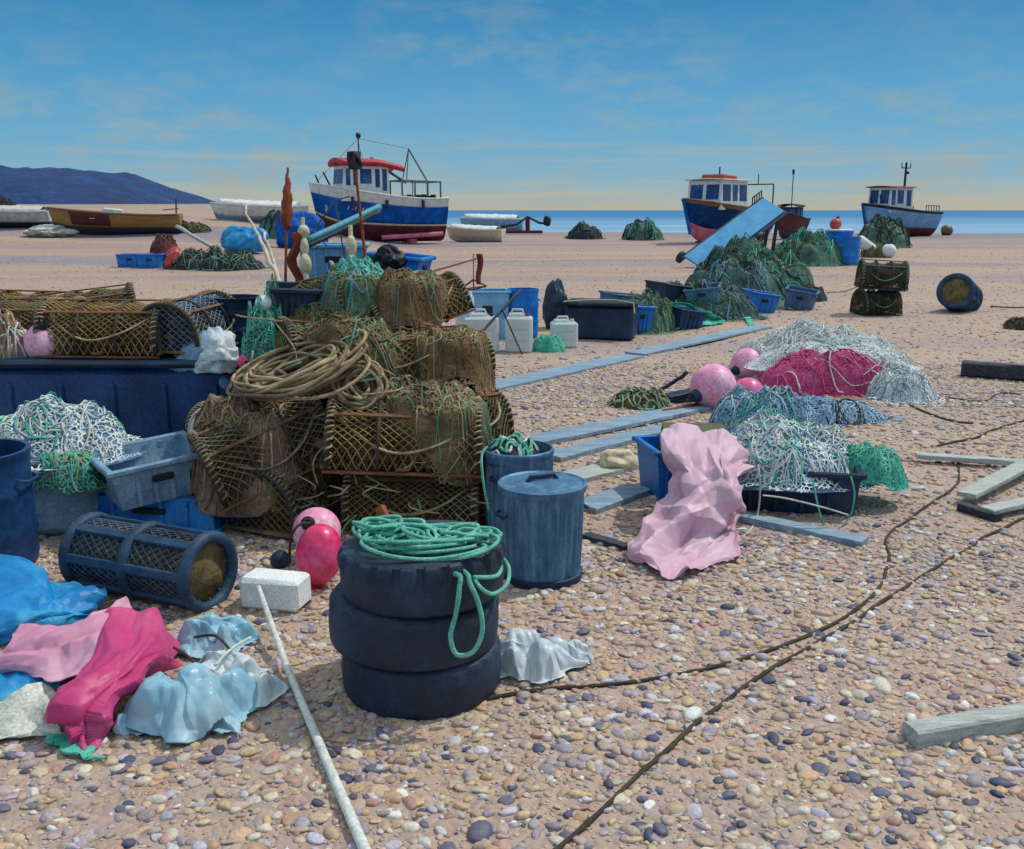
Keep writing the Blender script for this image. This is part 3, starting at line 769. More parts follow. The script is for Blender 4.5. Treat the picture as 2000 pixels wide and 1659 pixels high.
# --- the blue trawler left of centre
b = G(742, 474); k = mpp(b)
bb = thing('fishing_boat', 'large blue fishing boat with white bulwark and red wheelhouse roof on the shingle', 'fishing boat', (b.x - .05, b.y + 1.5, b.z), (0, 0, math.radians(27)), 'fishing boats drawn up on the beach')
P = dict(L=8.1, B=2.9, D=2.25, bow=.85, stern=.08, rake=.6)
hull(bb, P, [(0, .36, 'keel_bottom', m['antifoul']), (.362, .40, 'boot_stripe', m['cream']), (.402, .80, 'hull', m['boatblue']), (.802, 1, 'bulwark', m['whitepaint'])], rail=m['whitepaint'], du=.8)
cabin(bb, -2.9, .15, 2.0, 2.15, 3.95, m['whitepaint'], [(.06, .16, .45, .92), (.22, .32, .45, .92), (.37, .62, .5, .92), (.70, .8, .4, .92), (.86, .96, .3, .92)], [(.06, .34, .5, .92), (.37, .63, .5, .92), (.66, .94, .5, .92)], m['redpaint'], .16, .2, .22, .22, x1r=.95)
mb = MB(); bar(mb, (-1.4, .0, 4.1), (-1.4, 0, 5.5), .04); mb.ball((-1.4, 0, 5.55), .16, 1, .2, 16, 10); mb.tube([(-2.1, .2, 4.1), (-1.95, .2, 4.5)], .03); mb.build('mast', m['darkmetal'], bb)
mb = MB(); bar(mb, (-.6, -.1, 4.25), (1.6, -.2, 3.15), .075, 8); mb.box((-.6, -.1, 4.3), (.16, .16, .3)); mb.build('derrick_boom', m['greymetal'], bb)
mb = MB()
for y in (-1.0, 1.0):
    bar(mb, (1.0, y, 2.1), (1.0, y, 3.25), .055); bar(mb, (3.6, y, 2.1), (3.6, y, 3.2), .055); bar(mb, (1.0, y, 3.25), (3.6, y, 3.2), .05); bar(mb, (2.7, y, 2.1), (2.7, y, 3.2), .055)
bar(mb, (1.0, -1, 3.25), (1.0, 1, 3.25), .05); bar(mb, (3.6, -1, 3.2), (3.6, 1, 3.2), .05); bar(mb, (1.7, -1, 3.2), (1.7, -1, 2.2), .03)
mb.build('gallows_frame', m['greymetal'], bb)
mb = MB(); bar(mb, (1.9, 0, 4.95), (1.35, -.9, 3.25), .035); bar(mb, (1.9, 0, 4.95), (1.8, .9, 3.25), .035); bar(mb, (1.9, 0, 4.95), (2.75, -.9, 3.22), .06, 8); mb.build('a_frame', m['greymetal'], bb)
mb = MB(); rr = random.Random(3)
for i in range(7): mb.box((1.2 + i * .33, -.8, 2.25 + rr.uniform(0, .12)), (.2, .3, .25 + rr.uniform(0, .2)), (0, 0, rr.uniform(0, 1)))
mb.build('deck_gear', m['darkmetal'], bb)
mb = MB()
mb.box((-3.75, -.55, 1.75), (.34, .03, .34), (0, .3, .95)); mb.build('bow_emblem', m['cream'], bb)
mb = MB()
for i in range(6):   # pale painted registration strokes near the bow
    p = hullpt(.22 + i * .025, .66, P); mb.box((p.x, -p.y - .03, p.z), (.05, .03, .22), (.2, .5 * (-1) ** i, .25))
mb.build('registration_marks', m['cream'], bb)
mb = MB(); mb.box((-1.8, 0, -.02), (.5, 1.2, .3)); mb.box((1.8, 0, -.02), (.5, 1.4, .3)); mb.tube([(-.5, -1.22, .25), (3.6, -1.22, .42)], .12, 8); mb.build('cradle_timber', m['antipink'], bb)
mb = MB(); bar(mb, (-3.5, -.7, 2.9), (-3.95, -.8, 3.6), .05); bar(mb, (-3.75, .5, 2.9), (-4.05, .5, 3.5), .05); mb.build('bow_roller', m['darkmetal'], bb)

mb = MB(); bar(mb, (-1.4, 0, 5.4), (-4.2, 0, 3.1), .012, 4); bar(mb, (-1.4, 0, 5.4), (1.9, 0, 4.95), .012, 4); bar(mb, (-1.4, 0, 5.2), (-1.2, -1.2, 3.0), .012, 4); mb.build('rigging_wire', m['darkmetal'], bb)
for x_ in (-2.4, -.2, 2.2): MB().tube([(x_, -1.46, 2.2 + .03 * x_ * x_ * (x_ < 0)), (x_, -1.5, 1.75)], .1, 10).build('fender', m['darkmetal'], bb)
bb.scale = (.86, .92, 1)
# --- the dark blue boat on the right
b = G(1415, 476)
rb = thing('fishing_boat', 'dark navy fishing boat with white wheelhouse, orange roof hatch and pink bottom', 'fishing boat', (b.x + .55, b.y + 2.2, b.z), (0, 0, math.radians(47)), 'fishing boats drawn up on the beach')
P = dict(L=7.4, B=2.9, D=1.75, bow=.62, stern=.25, rake=.8)
hull(rb, P, [(0, .36, 'keel_bottom', m['antipink']), (.362, .90, 'hull', m['boatnavy']), (.902, 1, 'bulwark', m['brownrail'])], rail=m['brownrail'], du=.84)
cabin(rb, -2.55, .3, 2.2, 1.8, 3.35, m['whitepaint'], [(.05, .34, .3, .86), (.42, .6, .3, .86), (.68, .96, .3, .86)], [(.08, .46, .35, .86), (.54, .92, .35, .86)], m['whitepaint'], .1, .15, .07, .05)
MB().box((-1.0, 0, 3.52), (1.5, 1.4, .3), (0, .04, 0), .06).build('roof_hatch', m['orangepaint'], rb)
mb = MB(); bar(mb, (-1.0, 0, 3.6), (-1.0, 0, 4.1), .05); mb.build('mast', m['boatblue'], rb)
P2 = hullpt(0, 1, P)
MB().tube([hullpt(0, u / 10, P) + Vector((-.03, 0, 0)) for u in range(11)], .09, 8).build('stem_post', m['boatblue'], rb)
mb = MB(); bar(mb, (3.3, -1.0, 1.7), (3.3, -1.0, 3.25), .045); bar(mb, (3.3, 1.0, 1.7), (3.3, 1.0, 3.25), .045); bar(mb, (3.3, -1, 3.25), (3.3, 1, 3.25), .04); bar(mb, (3.3, 0, 3.25), (3.3, 0, 3.85), .03); mb.build('stern_gantry', m['darkmetal'], rb)
mb = MB(); mb.box((-2.0, 0, -.05), (.5, 1.2, .3)); mb.box((1.5, 0, -.05), (.5, 1.4, .3)); mb.build('cradle_timber', m['blackwood'], rb)

# --- the pale blue boat at the far right
b = G(1762, 464)
fb = thing('fishing_boat', 'sky blue fishing boat with tall mast and maroon bottom far down the beach', 'fishing boat', (b.x + .1, b.y + 1.2, b.z), (0, 0, math.radians(33)), 'fishing boats drawn up on the beach')
P = dict(L=5.7, B=2.3, D=1.6, bow=.55, stern=.0, rake=.5)
hull(fb, P, [(0, .34, 'keel_bottom', m['antifoul']), (.342, .92, 'hull', m['boatsky']), (.922, 1, 'bulwark', m['darkmetal'])], rail=m['darkmetal'], du=.86)
cabin(fb, -1.95, .15, 1.6, 1.6, 3.15, m['whitepaint'], [(.05, .22, .3, .9), (.3, .58, .35, .9), (.72, .92, .25, .9)], [(.08, .46, .35, .9), (.54, .92, .35, .9)], m['orangepaint'], .1, .1, .06, .06)
mb = MB(); bar(mb, (-.35, -.5, 1.6), (-.35, -.5, 4.75), .085, 8, .06); bar(mb, (-.75, -.5, 4.4), (.05, -.5, 4.4), .035); bar(mb, (-.75, -.5, 4.4), (-.75, -.5, 4.7), .03); bar(mb, (.05, -.5, 4.4), (.05, -.5, 4.7), .03); mb.ball((-.15, -.5, 4.1), .1); mb.build('mast', m['darkmetal'], fb)
mb = MB()
for i in range(6): bar(mb, (1.3 + i * .25, -.9, 1.5), (1.3 + i * .25, -.9, 2.05), .025)
bar(mb, (1.3, -.9, 2.05), (2.55, -.9, 2.0), .025); bar(mb, (1.3, .9, 2.05), (2.55, .9, 2.0), .025); bar(mb, (2.55, -.9, 1.5), (2.55, -.9, 2.0), .03); bar(mb, (2.55, .9, 1.5), (2.55, .9, 2.0), .03)
mb.build('stern_rail', m['darkmetal'], fb)
mb = MB(); bar(mb, (-2.3, .1, 2.0), (-2.55, .1, 2.6), .05); bar(mb, (-2.2, -.4, 2.2), (-2.35, -.4, 2.7), .05); mb.build('bow_roller', m['darkmetal'], fb)
MB().tube([hullpt(0, u / 10, P) + Vector((-.02, 0, 0)) for u in range(11)], .07, 8).build('stem_post', m['boatblue'], fb)
mb = MB(); mb.box((-1.2, 0, -.03), (.4, 1.0, .26)); mb.box((1.2, 0, -.03), (.4, 1.2, .26)); mb.build('cradle_timber', m['blackwood'], fb)

fb.scale = (1.2, 1.15, 1.06)
# --- small maroon boat beside it
b = G(1618, 474)
sb = thing('fishing_boat', 'small maroon boat with dark wheelhouse and a thin mast, left of the sky blue boat', 'fishing boat', (b.x, b.y + 8, b.z), (0, 0, math.radians(55)), 'fishing boats drawn up on the beach')
P = dict(L=3.6, B=1.7, D=1.2, bow=.5, stern=.05, rake=.3)
hull(sb, P, [(0, .3, 'keel_bottom', m['blackwood']), (.302, 1, 'hull', m['maroon'])], rail=m['darkmetal'], du=.8)
cabin(sb, -.5, .8, 1.2, 1.0, 1.95, m['darkmetal'], [(.1, .4, .35, .85), (.55, .9, .35, .85)], [(.1, .45, .35, .85), (.55, .9, .35, .85)], m['darkmetal'], .08, .15, .08, .12)
mb = MB(); bar(mb, (.2, 0, 1.9), (.2, 0, 4.2), .03); mb.box((.2, 0, 4.1), (.12, .12, .3)); mb.build('mast', m['darkmetal'], sb)
mb = MB(); bar(mb, (-1.7, 0, 1.5), (-2.1, 0, 1.95), .05); bar(mb, (-2.1, 0, 1.95), (-2.4, 0, 1.7), .04); mb.build('bow_roller', m['darkmetal'], sb)

def dinghy(name, label, px, py, yoff, L_, B_, D_, rotdeg, hm, bm, cover=None, rail=None, bow=.25, cat='boat', extra=None):
    b = G(px, py); t = thing(name, label, cat, (b.x, b.y + yoff, gz(b.x, b.y + yoff)), (0, 0, math.radians(rotdeg)), 'open boats drawn up on the beach')
    P = dict(L=L_, B=B_, D=D_, bow=bow, stern=.05, rake=.25)
    hull(t, P, [(0, .35, 'keel_bottom', bm), (.352, 1, 'hull', hm)], rail=rail or hm, du=.6)
    mb = MB()
    for x in (-.18, .08, .32): mb.box((x * L_, 0, D_ * .86), (.22, B_ * .82, .04))
    mb.build('thwart', m['greywood'], t)
    if cover:
        rows = []
        for i in range(25):
            q = hullpt(.08 + .84 * i / 24, 1, P)
            rows.append([(q.x, q.y * s_ / 4 * 1.03, q.z + .03 + .28 * D_ * (1 - (s_ / 4) ** 2) * (1 + .4 * noise.noise(Vector((i * .4, s_, 1))))) for s_ in range(-4, 5)])
        MB().grid(rows).build('boat_cover', cover, t, angle=70, thick=.02)
    return t
# brown boat, far left
bw = dinghy('rowing_boat', 'long brown wooden boat with maroon amidships on the far left shingle', 222, 463, .7, 5.5, 1.6, .85, 10, m['brownwood'], m['blackwood'], None, m['brownrail'], .35)
MB().add([hullpt(.25 + .3 * i / 8, u, dict(L=6.0, B=1.8, D=1.0, bow=.35, stern=.05, rake=.25)) * 1 + Vector((0, 0, 0)) for u in (.45, .95) for i in range(9)], [(i, i + 1, 10 + i, 9 + i) for i in range(8)])
mb = MB(); Pq = dict(L=5.5, B=1.6, D=.85, bow=.35, stern=.05, rake=.25)
mb.grid([[Vector((q.x, -q.y - .03, q.z)) for q in (hullpt(.16 + .3 * i / 12, u, Pq) for i in range(13))] for u in (.42, .55, .7, .85, .97)])
mb.build('maroon_side_panel', m['maroon'], bw, thick=.02)
mb = MB(); bar(mb, (2.55, 0, .6), (2.6, 0, 1.6), .035); bar(mb, (2.0, -.1, 1.1), (2.7, -.1, 1.16), .025); mb.build('stern_post', m['blackwood'], bw)
MB().box((-.2, 0, 1.02), (.9, .7, .3), (0, .1, .2), .06).build('stowed_bundle', m['whitepaint'], bw)
dinghy('rowing_boat', 'white open boat with dark bow on the berm left of the rust brown marker flag', 508, 437, .6, 4.7, 1.5, .8, 12, m['whitepaint'], m['greyblue'], m['whitepaint'], m['whitepaint'], .22)
dinghy('rowing_boat', 'pale grey white dinghy cut off by the left edge, nearest the brown boat', 18, 449, .6, 3.4, 1.4, .75, 6, m['canvas'], m['darkmetal'], m['canvas'], m['whitepaint'], .1)
cloth('groundsheet', 'pale crumpled sheet on the shingle between the white dinghy and the brown boat', 'sheet', [[tuple(G(52, 452) + Vector((0, 0, .3))), tuple(G(100, 455) + Vector((0, 0, .1))), tuple(G(145, 458) + Vector((0, 0, .1)))], [tuple(G(62, 462) + Vector((0, 0, .05))), tuple(G(95, 465) + Vector((0, 0, .05))), tuple(G(138, 463) + Vector((0, 0, .05)))]], m['canvas'], .06, 2, 3, 24, 16, .02) if False else None
p = G(98, 462); bag('groundsheet', 'pale crumpled sheet on the shingle between the white dinghy and the brown boat', 'sheet', p, (1.05, .8, .32), m['canvas'], 3)
p = G(8, 416); heap('covered_heap', 'dark tarpaulin covered heap on the crest at the far left edge', 'heap', p, .8, .7, .75, m['darknet'], [m['darkrope']], 4, n=12, r=.02)
# white covered boats right of the blue trawler
wb = dinghy('rowing_boat', 'white covered boat with grey blue hull behind the blue trawler stern', 960, 455, 4, 5.2, 2.0, 1.15, -8, m['ltblue'], m['greyblue'], m['whitepaint'], m['whitepaint'], .15)
dinghy('rowing_boat', 'cream white dinghy lying tilted just behind the blue trawler stern', 930, 474, .3, 3.3, 1.4, .7, -16, m['cream'], m['canvas'], m['whitepaint'], m['cream'], .2)
# winch trailer right of the white boat
b = G(1015, 458)
tr = thing('boat_winch', 'dark low winch with a jointed boom beside the white covered boat', 'winch', (b.x, b.y, b.z), (0, 0, .1))
mb = MB(); mb.tube([(-1.6, 0, .55), (-.2, 0, .75), (.6, 0, 1.3), (1.5, 0, .85), (2.0, 0, .8)], .09, 7); mb.build('boom', m['darkmetal'], tr)
mb = MB(); mb.box((0, 0, .18), (3.4, 1.0, .22)); mb.box((.6, 0, .7), (.3, .4, 1.0)); mb.build('winch_frame', m['antifoul'], tr)
MB().ball((2.1, 0, 1.0), (.3, .3, .42), 2, .15, 20, 14).build('counterweight', m['darkmetal'], tr)
# distant net heaps in the middle
p = G(1140, 466); heap('net_heap', 'dark blackish net heap alone at mid beach near the shoreline', 'net heap', p, 1.15, .9, .75, m['darknet'], [m['darkrope'], m['greennet']], 6, n=24, r=.03, group='net heaps along the beach')
p = G(1256, 468); heap('net_heap', 'small dark net heap with teal trim between the winch and the navy boat', 'net heap', p, 1.2, .9, 1.0, m['greennet'], [m['tealnet'], m['darknet']], 7, n=30, r=.035, group='net heaps along the beach')
p = G(1262, 458) + Vector((0, 0, .55)); fish_box('fish_box', 'blue box with a white top resting on the small teal trimmed net heap', p, .9, .6, .4, m['boatblue'], (0, 0, .4), group='fish boxes lying about the beach')
p = G(1848, 460); o = MB().ball((0, 0, .35), .42, 3, .15, 20, 14).build('mooring_buoy', m['brownrail'], None); o.location = p; tag(o, 'small brown round buoy alone on the shore right of the sky blue boat', 'buoy')

# red, blue and white floats by the sky blue boat
p = G(1738, 486); heap('net_heap', 'black green net mound heaped in front of the sky blue boat', 'net heap', p + Vector((0, .9, 0)), 1.25, .9, 1.25, m['greennet'], [m['darknet'], m['darkrope']], 8, n=40, r=.025, group='net heaps along the beach')
for (px, py, Y, r_, lb) in ((1697, 464, 47.8, .33, 'dull red buoy on the net mound, left one of the pair'), (1725, 460, 47.85, .38, 'dull red buoy on the net mound, right one of the pair')):
    buoy('red_buoy', lb, at(px, py, Y), r_, m['redbuoy'], (.4, 0, 0), m['black'], group='red buoys by the sky blue boat')
p = G(1650, 500)
def drum(name, label, loc, r, h, mat, rot=(0, 0, 0), cat='drum', group=None, lid=None, open_=False):
    t = thing(name, label, cat, loc, rot, group)
    pr = [(r * .9, 0), (r * .97, h * .04), (r, h * .1)] + [(r * (1.03 if i % 4 in (1, 2) and i in (5, 6, 13, 14) else 1), h * (.1 + .8 * i / 19)) for i in range(20)] + [(r * 1.0, h * .93), (r * 1.04, h * .96), (r * 1.04, h)]
    if open_: pr += [(r * .95, h), (r * .93, h * .9), (r * .9, h * .12), (0.0, h * .1)]
    else: pr += [(r * .95, h), (r * .93, h * .97), (0, h * .97)]
    MB().lathe(pr, 40).build('drum_body', mat, t, angle=40)
    if lid: MB().lathe([(r * 1.05, h + .002), (r * 1.07, h + .01), (r * 1.07, h + .05), (r * .9, h + .07), (0, h + .075)], 40).build('lid', lid, t)
    mb = MB()
    for sg in (-1, 1): mb.tube([(sg * r * 1.0, -.08, h * .78), (sg * r * 1.14, -.05, h * .76), (sg * r * 1.14, .05, h * .76), (sg * r * 1.0, .08, h * .78)], r * .035, 6)
    mb.build('handle', mat, t)
    return t
p = G(1652, 518); drum('blue_drum', 'bright blue plastic drum standing in front of the maroon boat', p, .42, .95, m['blue'], group='blue drums')
p2 = p + Vector((-.05, .75, 0)); drum('blue_drum', 'taller bright blue drum with white lid behind the other blue drum', p2, .46, 1.12, m['blue'], lid=m['whitepaint'], group='blue drums')
buoy('red_buoy', 'coral red ball on top of the taller blue drum', p2 + Vector((-.15, 0, 1.36)), .2, m['redbuoy'], (0, .3, 0), m['black'], group='red buoys by the sky blue boat')
p = G(1697, 503)
t = thing('dan_float', 'white sausage float with a red end leaning on the shingle by the blue drum', 'float', p + Vector((0, .2, .05)), (0, math.radians(35), 0))
MB().lathe([(0, -.62), (.16, -.6), (.2, -.5), (.2, .35), (.2, .4)], 20, Matrix.Translation((-.1, 0, .3)) @ Euler((0, PI / 2, 0)).to_matrix().to_4x4()).build('float_body', m['whitepaint'], t)
MB().lathe([(.205, 0), (.21, .2), (.17, .36), (0, .4)], 20, Matrix.Translation((.3, 0, .3)) @ Euler((0, PI / 2, 0)).to_matrix().to_4x4()).build('red_end', m['redbuoy'], t)
p = G(1735, 503); buoy('pale_buoy', 'pale green white ball at the foot of the black green net mound', p + Vector((0, 0, .25)), .27, m['poly'], (0, 0, 0), m['black'])
p = G(1716, 503); heap('net_heap', 'small olive net bundle beside the pale green white ball', 'net heap', p + Vector((0, .3, 0)), .55, .5, .5, m['olivenet'], [m['darkrope']], 9, n=14, r=.02, group='net heaps along the beach')

# the ramp (pale blue conveyor) right of centre
A = at(1357, 517, 30.5); B = at(1510, 402, 33.0)
rt = thing('loading_ramp', 'long pale blue loading ramp tilted up to the right in front of the navy boat', 'ramp', A)
d = (B - A); Ln = d.length; d.normalize(); side = Vector((1, .12, 0)).normalized(); side = (side - d * side.dot(d)).normalized(); upn = side.cross(d)
if upn.z < 0: upn = -upn
W_ = .86
mb = MB(); q = []
for tt in (0, Ln):
    for sx in (-1, 1):
        for uz in (0, 1): q.append(d * tt + side * (sx * W_ / 2) + upn * (uz * .06))
mb.add(q, [(0, 1, 3, 2), (4, 6, 7, 5), (0, 4, 5, 1), (2, 3, 7, 6), (1, 5, 7, 3), (0, 2, 6, 4)]); mb.build('ramp_bed', m['rampblue'], rt, smooth=False)
mb = MB()
for sx in (-1, 1): mb.tube([d * -.05 + side * (sx * (W_ / 2 + .04)) - upn * .06, d * (Ln / 2) + side * (sx * (W_ / 2 + .04)) - upn * .06, d * (Ln + .1) + side * (sx * (W_ / 2 + .04)) - upn * .06], .07, 6)
mb.build('side_beam', m['blackwood'], rt)
mb = MB()
for i in range(9): mb.tube([d * (Ln * (i + .5) / 9) + side * (-W_ / 2) - upn * .03, d * (Ln * (i + .5) / 9) + side * (W_ / 2) - upn * .03], .035, 6)
mb.build('cross_bar', m['darkmetal'], rt)
for tt, sx in ((.93, 1), (.93, -.2), (.8, 1)):
    top_ = d * (Ln * tt) + side * (sx * W_ / 2) - upn * .12; ft = Vector((top_.x - .12, top_.y + .1, gz(A.x, A.y) - A.z))
    MB().tube([top_, (top_ + ft) / 2, ft], .06, 6).build('prop_leg', m['darkmetal'], rt)
def wheel(parent, c, r, w, axis):
    Mx = Matrix.Translation(c) @ Vector((0, 0, 1)).rotation_difference(Vector(axis)).to_matrix().to_4x4()
    o = MB().lathe([(r * .55, -w / 2), (r * .9, -w / 2), (r, -w * .3), (r, w * .3), (r * .9, w / 2), (r * .55, w / 2)], 24, Mx, closed=True).build('wheel', m['rubber'], parent)
    MB().lathe([(0, -w * .4), (r * .56, -w * .4), (r * .56, w * .4), (0, w * .4)], 20, Mx).build('hub', m['greymetal'], o)
for sx in (-1, 1): wheel(rt, d * .1 + side * (sx * (W_ / 2 + .16)) - upn * .16, .2, .14, side)
wheel(rt, d * (Ln * .62) + side * (W_ / 2 + .16) - upn * .1, .24, .16, side)
mb = MB()
for i in range(5): bar(mb, d * (Ln * (.86 + .03 * i)) + side * (-W_ / 2), d * (Ln * (.86 + .03 * i)) + side * (-W_ / 2) + Vector((0, 0, .32)), .02)
mb.tube([d * (Ln * .86) + side * (-W_ / 2) + Vector((0, 0, .3)), d * (Ln * .98) + side * (-W_ / 2) + Vector((0, 0, .3))], .02); mb.build('guard_rail', m['darkmetal'], rt)

# green net mounds right of the ramp
p = G(1530, 590); heap('net_heap', 'big dark green net mound to the right under the pale ramp', 'net heap', p + Vector((.0, 2.2, 0)), 1.05, 1.9, .92, m['greennet'], [m['greennet'], m['olivenet'], m['tealnet'], m['darknet']], 10, n=160, net=m['N_green'], r=.012, group='net heaps along the beach', lump=.5)
p = G(1600, 520); heap('net_heap', 'dusty green net mound between the dark green one and the blue drums', 'net heap', p + Vector((-.3, .6, 0)), 1.3, 1.2, .85, m['greennet'], [m['olivenet'], m['tealnet']], 11, n=70, net=m['N_green'], r=.016, group='net heaps along the beach', lump=.5)
p = G(1580, 590); heap('net_heap', 'small dark knotted net bundle at the right foot of the dark green mound', 'net heap', p + Vector((.05, .2, 0)), .36, .3, .3, m['darknet'], [m['olivenet']], 12, n=20, r=.01, group='net heaps along the beach')
p = G(1455, 605); heap('net_heap', 'blue green net mound at the near foot of the pale ramp', 'net heap', p + Vector((-.1, 1.2, 0)), .95, 1.1, .75, m['greennet'], [m['bluenet'], m['darknet'], m['olivenet']], 13, n=90, net=m['N_green'], r=.01, group='net heaps along the beach', lump=.5)
p = G(1388, 632); heap('net_heap', 'low dark net heap behind the teal net strip', 'net heap', p + Vector((0, 1.1, 0)), .95, .75, .5, m['darknet'], [m['greennet'], m['olivenet'], m['bluenet']], 14, n=90, net=m['N_green'], r=.009, group='net heaps along the beach', lump=.5)
p = G(1245, 655); heap('net_heap', 'grey green net heap against the right end of the navy bulk bin', 'net heap', p + Vector((.15, .6, 0)), .55, .5, .46, m['greennet'], [m['greenrope'], m['olivenet']], 15, n=80, net=m['N_green'], r=.008, group='net heaps along the beach', lump=.5)
def smooth_net(name, label, grid, mat, fold=.05, seed=0, freq=4):
    return cloth(name, label, 'net', grid, mat, fold, freq, seed, 48, 48, .01)
smooth_net('teal_net', 'teal net strip spilling over the low dark heap towards the plank track', [[(1268, 588, .35), (1300, 590, .38), (1345, 596, .35)], [(1290, 605, .22), (1335, 604, .28), (1385, 612, .2)], [(1310, 622, .08), (1352, 622, .1), (1412, 628, .05)], [(1318, 642, .02), (1356, 640, .02), (1412, 634, .02)]], m['tealnet'], .05, 2)
smooth_net('teal_net', 'small teal net scrap alone on the shingle right of the low dark heap', [[(1450, 612, .05), (1458, 612, .05)], [(1462, 636, .03), (1474, 636, .03)]], m['tealnet'], .02, 3)
buoy('white_float', 'white ball float resting at the right end of the teal net strip', G(1407, 618) + Vector((0, 0, .07)), .085, m['buoywhite'])
for (px, py, Y, w_, mt, rz, lb) in ((1478, 560, 17.6, .5, 'blue', .3, 'bright blue box end sticking out of the blue green net mound'), (1560, 560, 18.2, .5, 'slate', -.4, 'slate blue box buried in the front of the dark green net mound'), (1440, 545, 19.5, .6, 'ltblue', .2, 'pale blue box tipped on top of the blue green net mound'), (1335, 612, 15.1, .42, 'navy', .5, 'navy box half under the teal net strip')):
    fish_box('fish_box', lb, P3(px, Y, .42 if 'on top' in lb else .02), w_, w_ * .7, w_ * (.5 if 'on top' in lb else .7), m[mt], (.08, .16, rz), group='fish boxes lying about the beach')
# pale beige bags under the ramp
p = G(1432, 530); bag('sack', 'beige sack under the pale ramp', 'sack', p + Vector((0, .4, 0)), (.42, .35, .3), m['cream'], 5)
p = G(1368, 540); bag('sack', 'small beige sack at the low end of the pale ramp', 'sack', p, (.2, .2, .18), m['cream'], 6)

# the navy bulk bin and blue boxes in the middle row
p = G(1180, 668)
t = thing('bulk_bin', 'dark navy lidded bulk bin in the middle row with a white rope over it', 'bin', p + Vector((0, .45, 0)), (0, 0, math.radians(-14)))
MB().box((0, 0, .24), (.98, .62, .48), bev=.04).build('bin_body', m['darknavy'], t)
MB().box((0, 0, .51), (1.04, .68, .055), (0, 0, 0), .02).build('lid', m['darknet'], t)
MB().tube([(-.5, -.355, .545), (-.2, -.2, .56), (.2, -.1, .56), (.5, -.36, .545), (.52, -.37, .4)], .008, 6).build('rope_tie', m['whiterope'], t)
fish_box('fish_box', 'slate blue box standing behind the navy bulk bin', P3(1215, 15.3, .02), .6, .45, .5, m['slate'], (.04, .12, .5), group='fish boxes lying about the beach')
fish_box('fish_box', 'dark navy box standing behind the teal net strip', P3(1305, 16.6, .02), .7, .5, .56, m['darknavy'], (.05, .14, .55), group='fish boxes lying about the beach')
fish_box('fish_box', 'mid blue box lying in the nets below the pale ramp', P3(1375, 16.4, .3), .5, .4, .26, m['slate'], (.1, -.12, -.3), group='fish boxes lying about the beach')
fish_box('fish_box', 'small bright blue box end showing between navy box and teal net', P3(1245, 14.7, .0), .3, .3, .4, m['blue'], (0, .06, .2), group='fish boxes lying about the beach')
p = G(1088, 650); bag('rubbish_sack', 'black rubbish sack slumped between the blue bin and the navy bulk bin', 'sack', p + Vector((0, .5, 0)), (.2, .25, .42), m['darknavy'], 7, ridged=.12)

def jerry(label, loc, w, d_, h, rot, cap=m['redtip'], mat=m['jerry']):
    t = thing('jerrycan', label, 'jerrycan', loc, (0, 0, rot), 'white jerrycans by the creel stack')
    mb = MB(); mb.box((0, 0, h * .41), (w, d_, h * .82), bev=min(w, d_) * .1)
    mb.box((-w * .12, 0, h * .84), (w * .55, d_ * .5, h * .12), bev=.012); mb.build('can_body', mat, t)
    MB().tube([(-w * .32, 0, h * .86), (-w * .25, 0, h * .98), (w * .12, 0, h * .98), (w * .2, 0, h * .82)], .014, 8).build('carry_handle', mat, t)
    MB().lathe([(0, 0), (.026, 0), (.026, .03), (0, .034)], 16, Matrix.Translation((w * .32, 0, h * .83))).build('cap', cap, t)
    for z in (.3, .55): MB().box((0, -d_ / 2 - .001, h * z), (w * .7, .012, .03), bev=.004).build('moulded_rib', mat, t)
    return t
jerry('large white jerrycan nearest the creel stack, in front of the pale blue box', G(938, 690) + Vector((0, .1, 0)), .46, .26, .56, .12, m['black'])
jerry('white jerrycan in the middle with a beige patch, below the blue bin', G(1014, 690) + Vector((0, .12, 0)), .34, .26, .56, -.1, m['rust'])
jerry('squat white jerrycan standing alone left of the navy bulk bin', G(1102, 681) + Vector((0, .12, 0)), .34, .26, .42, .15, m['cream'])
p = G(1072, 688); heap('teal_net', 'bright teal net lump on the shingle between two white jerrycans', 'net', p + Vector((0, .1, 0)), .22, .18, .2, m['tealnet'], [m['tealrope']], 16, n=26, r=.005)
fish_box('fish_box', 'pale blue tall box behind the large white jerrycan', G(948, 668) + Vector((0, .5, 0)), .55, .42, .68, m['ltblue'], (0, 0, .1), .04, group='fish boxes lying about the beach')
drum('blue_drum', 'open blue bin with a pale stripe behind the middle white jerrycan', G(1022, 668) + Vector((0, .5, 0)), .22, .7, m['blue'], open_=True, group='blue drums')
p = G(908, 690); bag('sack', 'slim white bag wedged between the creel stack and the large jerrycan', 'sack', p + Vector((.02, .1, 0)), (.13, .14, .44), m['plasticbag'], 8)
def stick(name, label, a, b, r, mat, cat='stick', group=None, r2=None, wob=.01):
    a = Vector(a); b = Vector(b); n = 12
    o = MB().tube([(b - a) * (i / n) + Vector((noise.noise(Vector((i * .5, a.x, 1))), noise.noise(Vector((i * .5, a.y, 7))), noise.noise(Vector((i * .5, 3, a.x)))) ) * wob for i in range(n + 1)], [r + ((r2 or r) - r) * i / n for i in range(n + 1)], 7).build(name, mat, None, angle=180)
    o.location = a
    return tag(o, label, cat, group)
stick('wooden_stick', 'long dark stick propped across the white jerrycans', G(880, 722) + Vector((0, .1, .03)), at(1016, 568, 12.2), .014, m['blackwood'], r2=.02)
stick('wooden_stick', 'thin dark cane leaning in front of the middle jerrycan', G(1020, 693), at(981, 606, 11.9), .009, m['blackwood'])

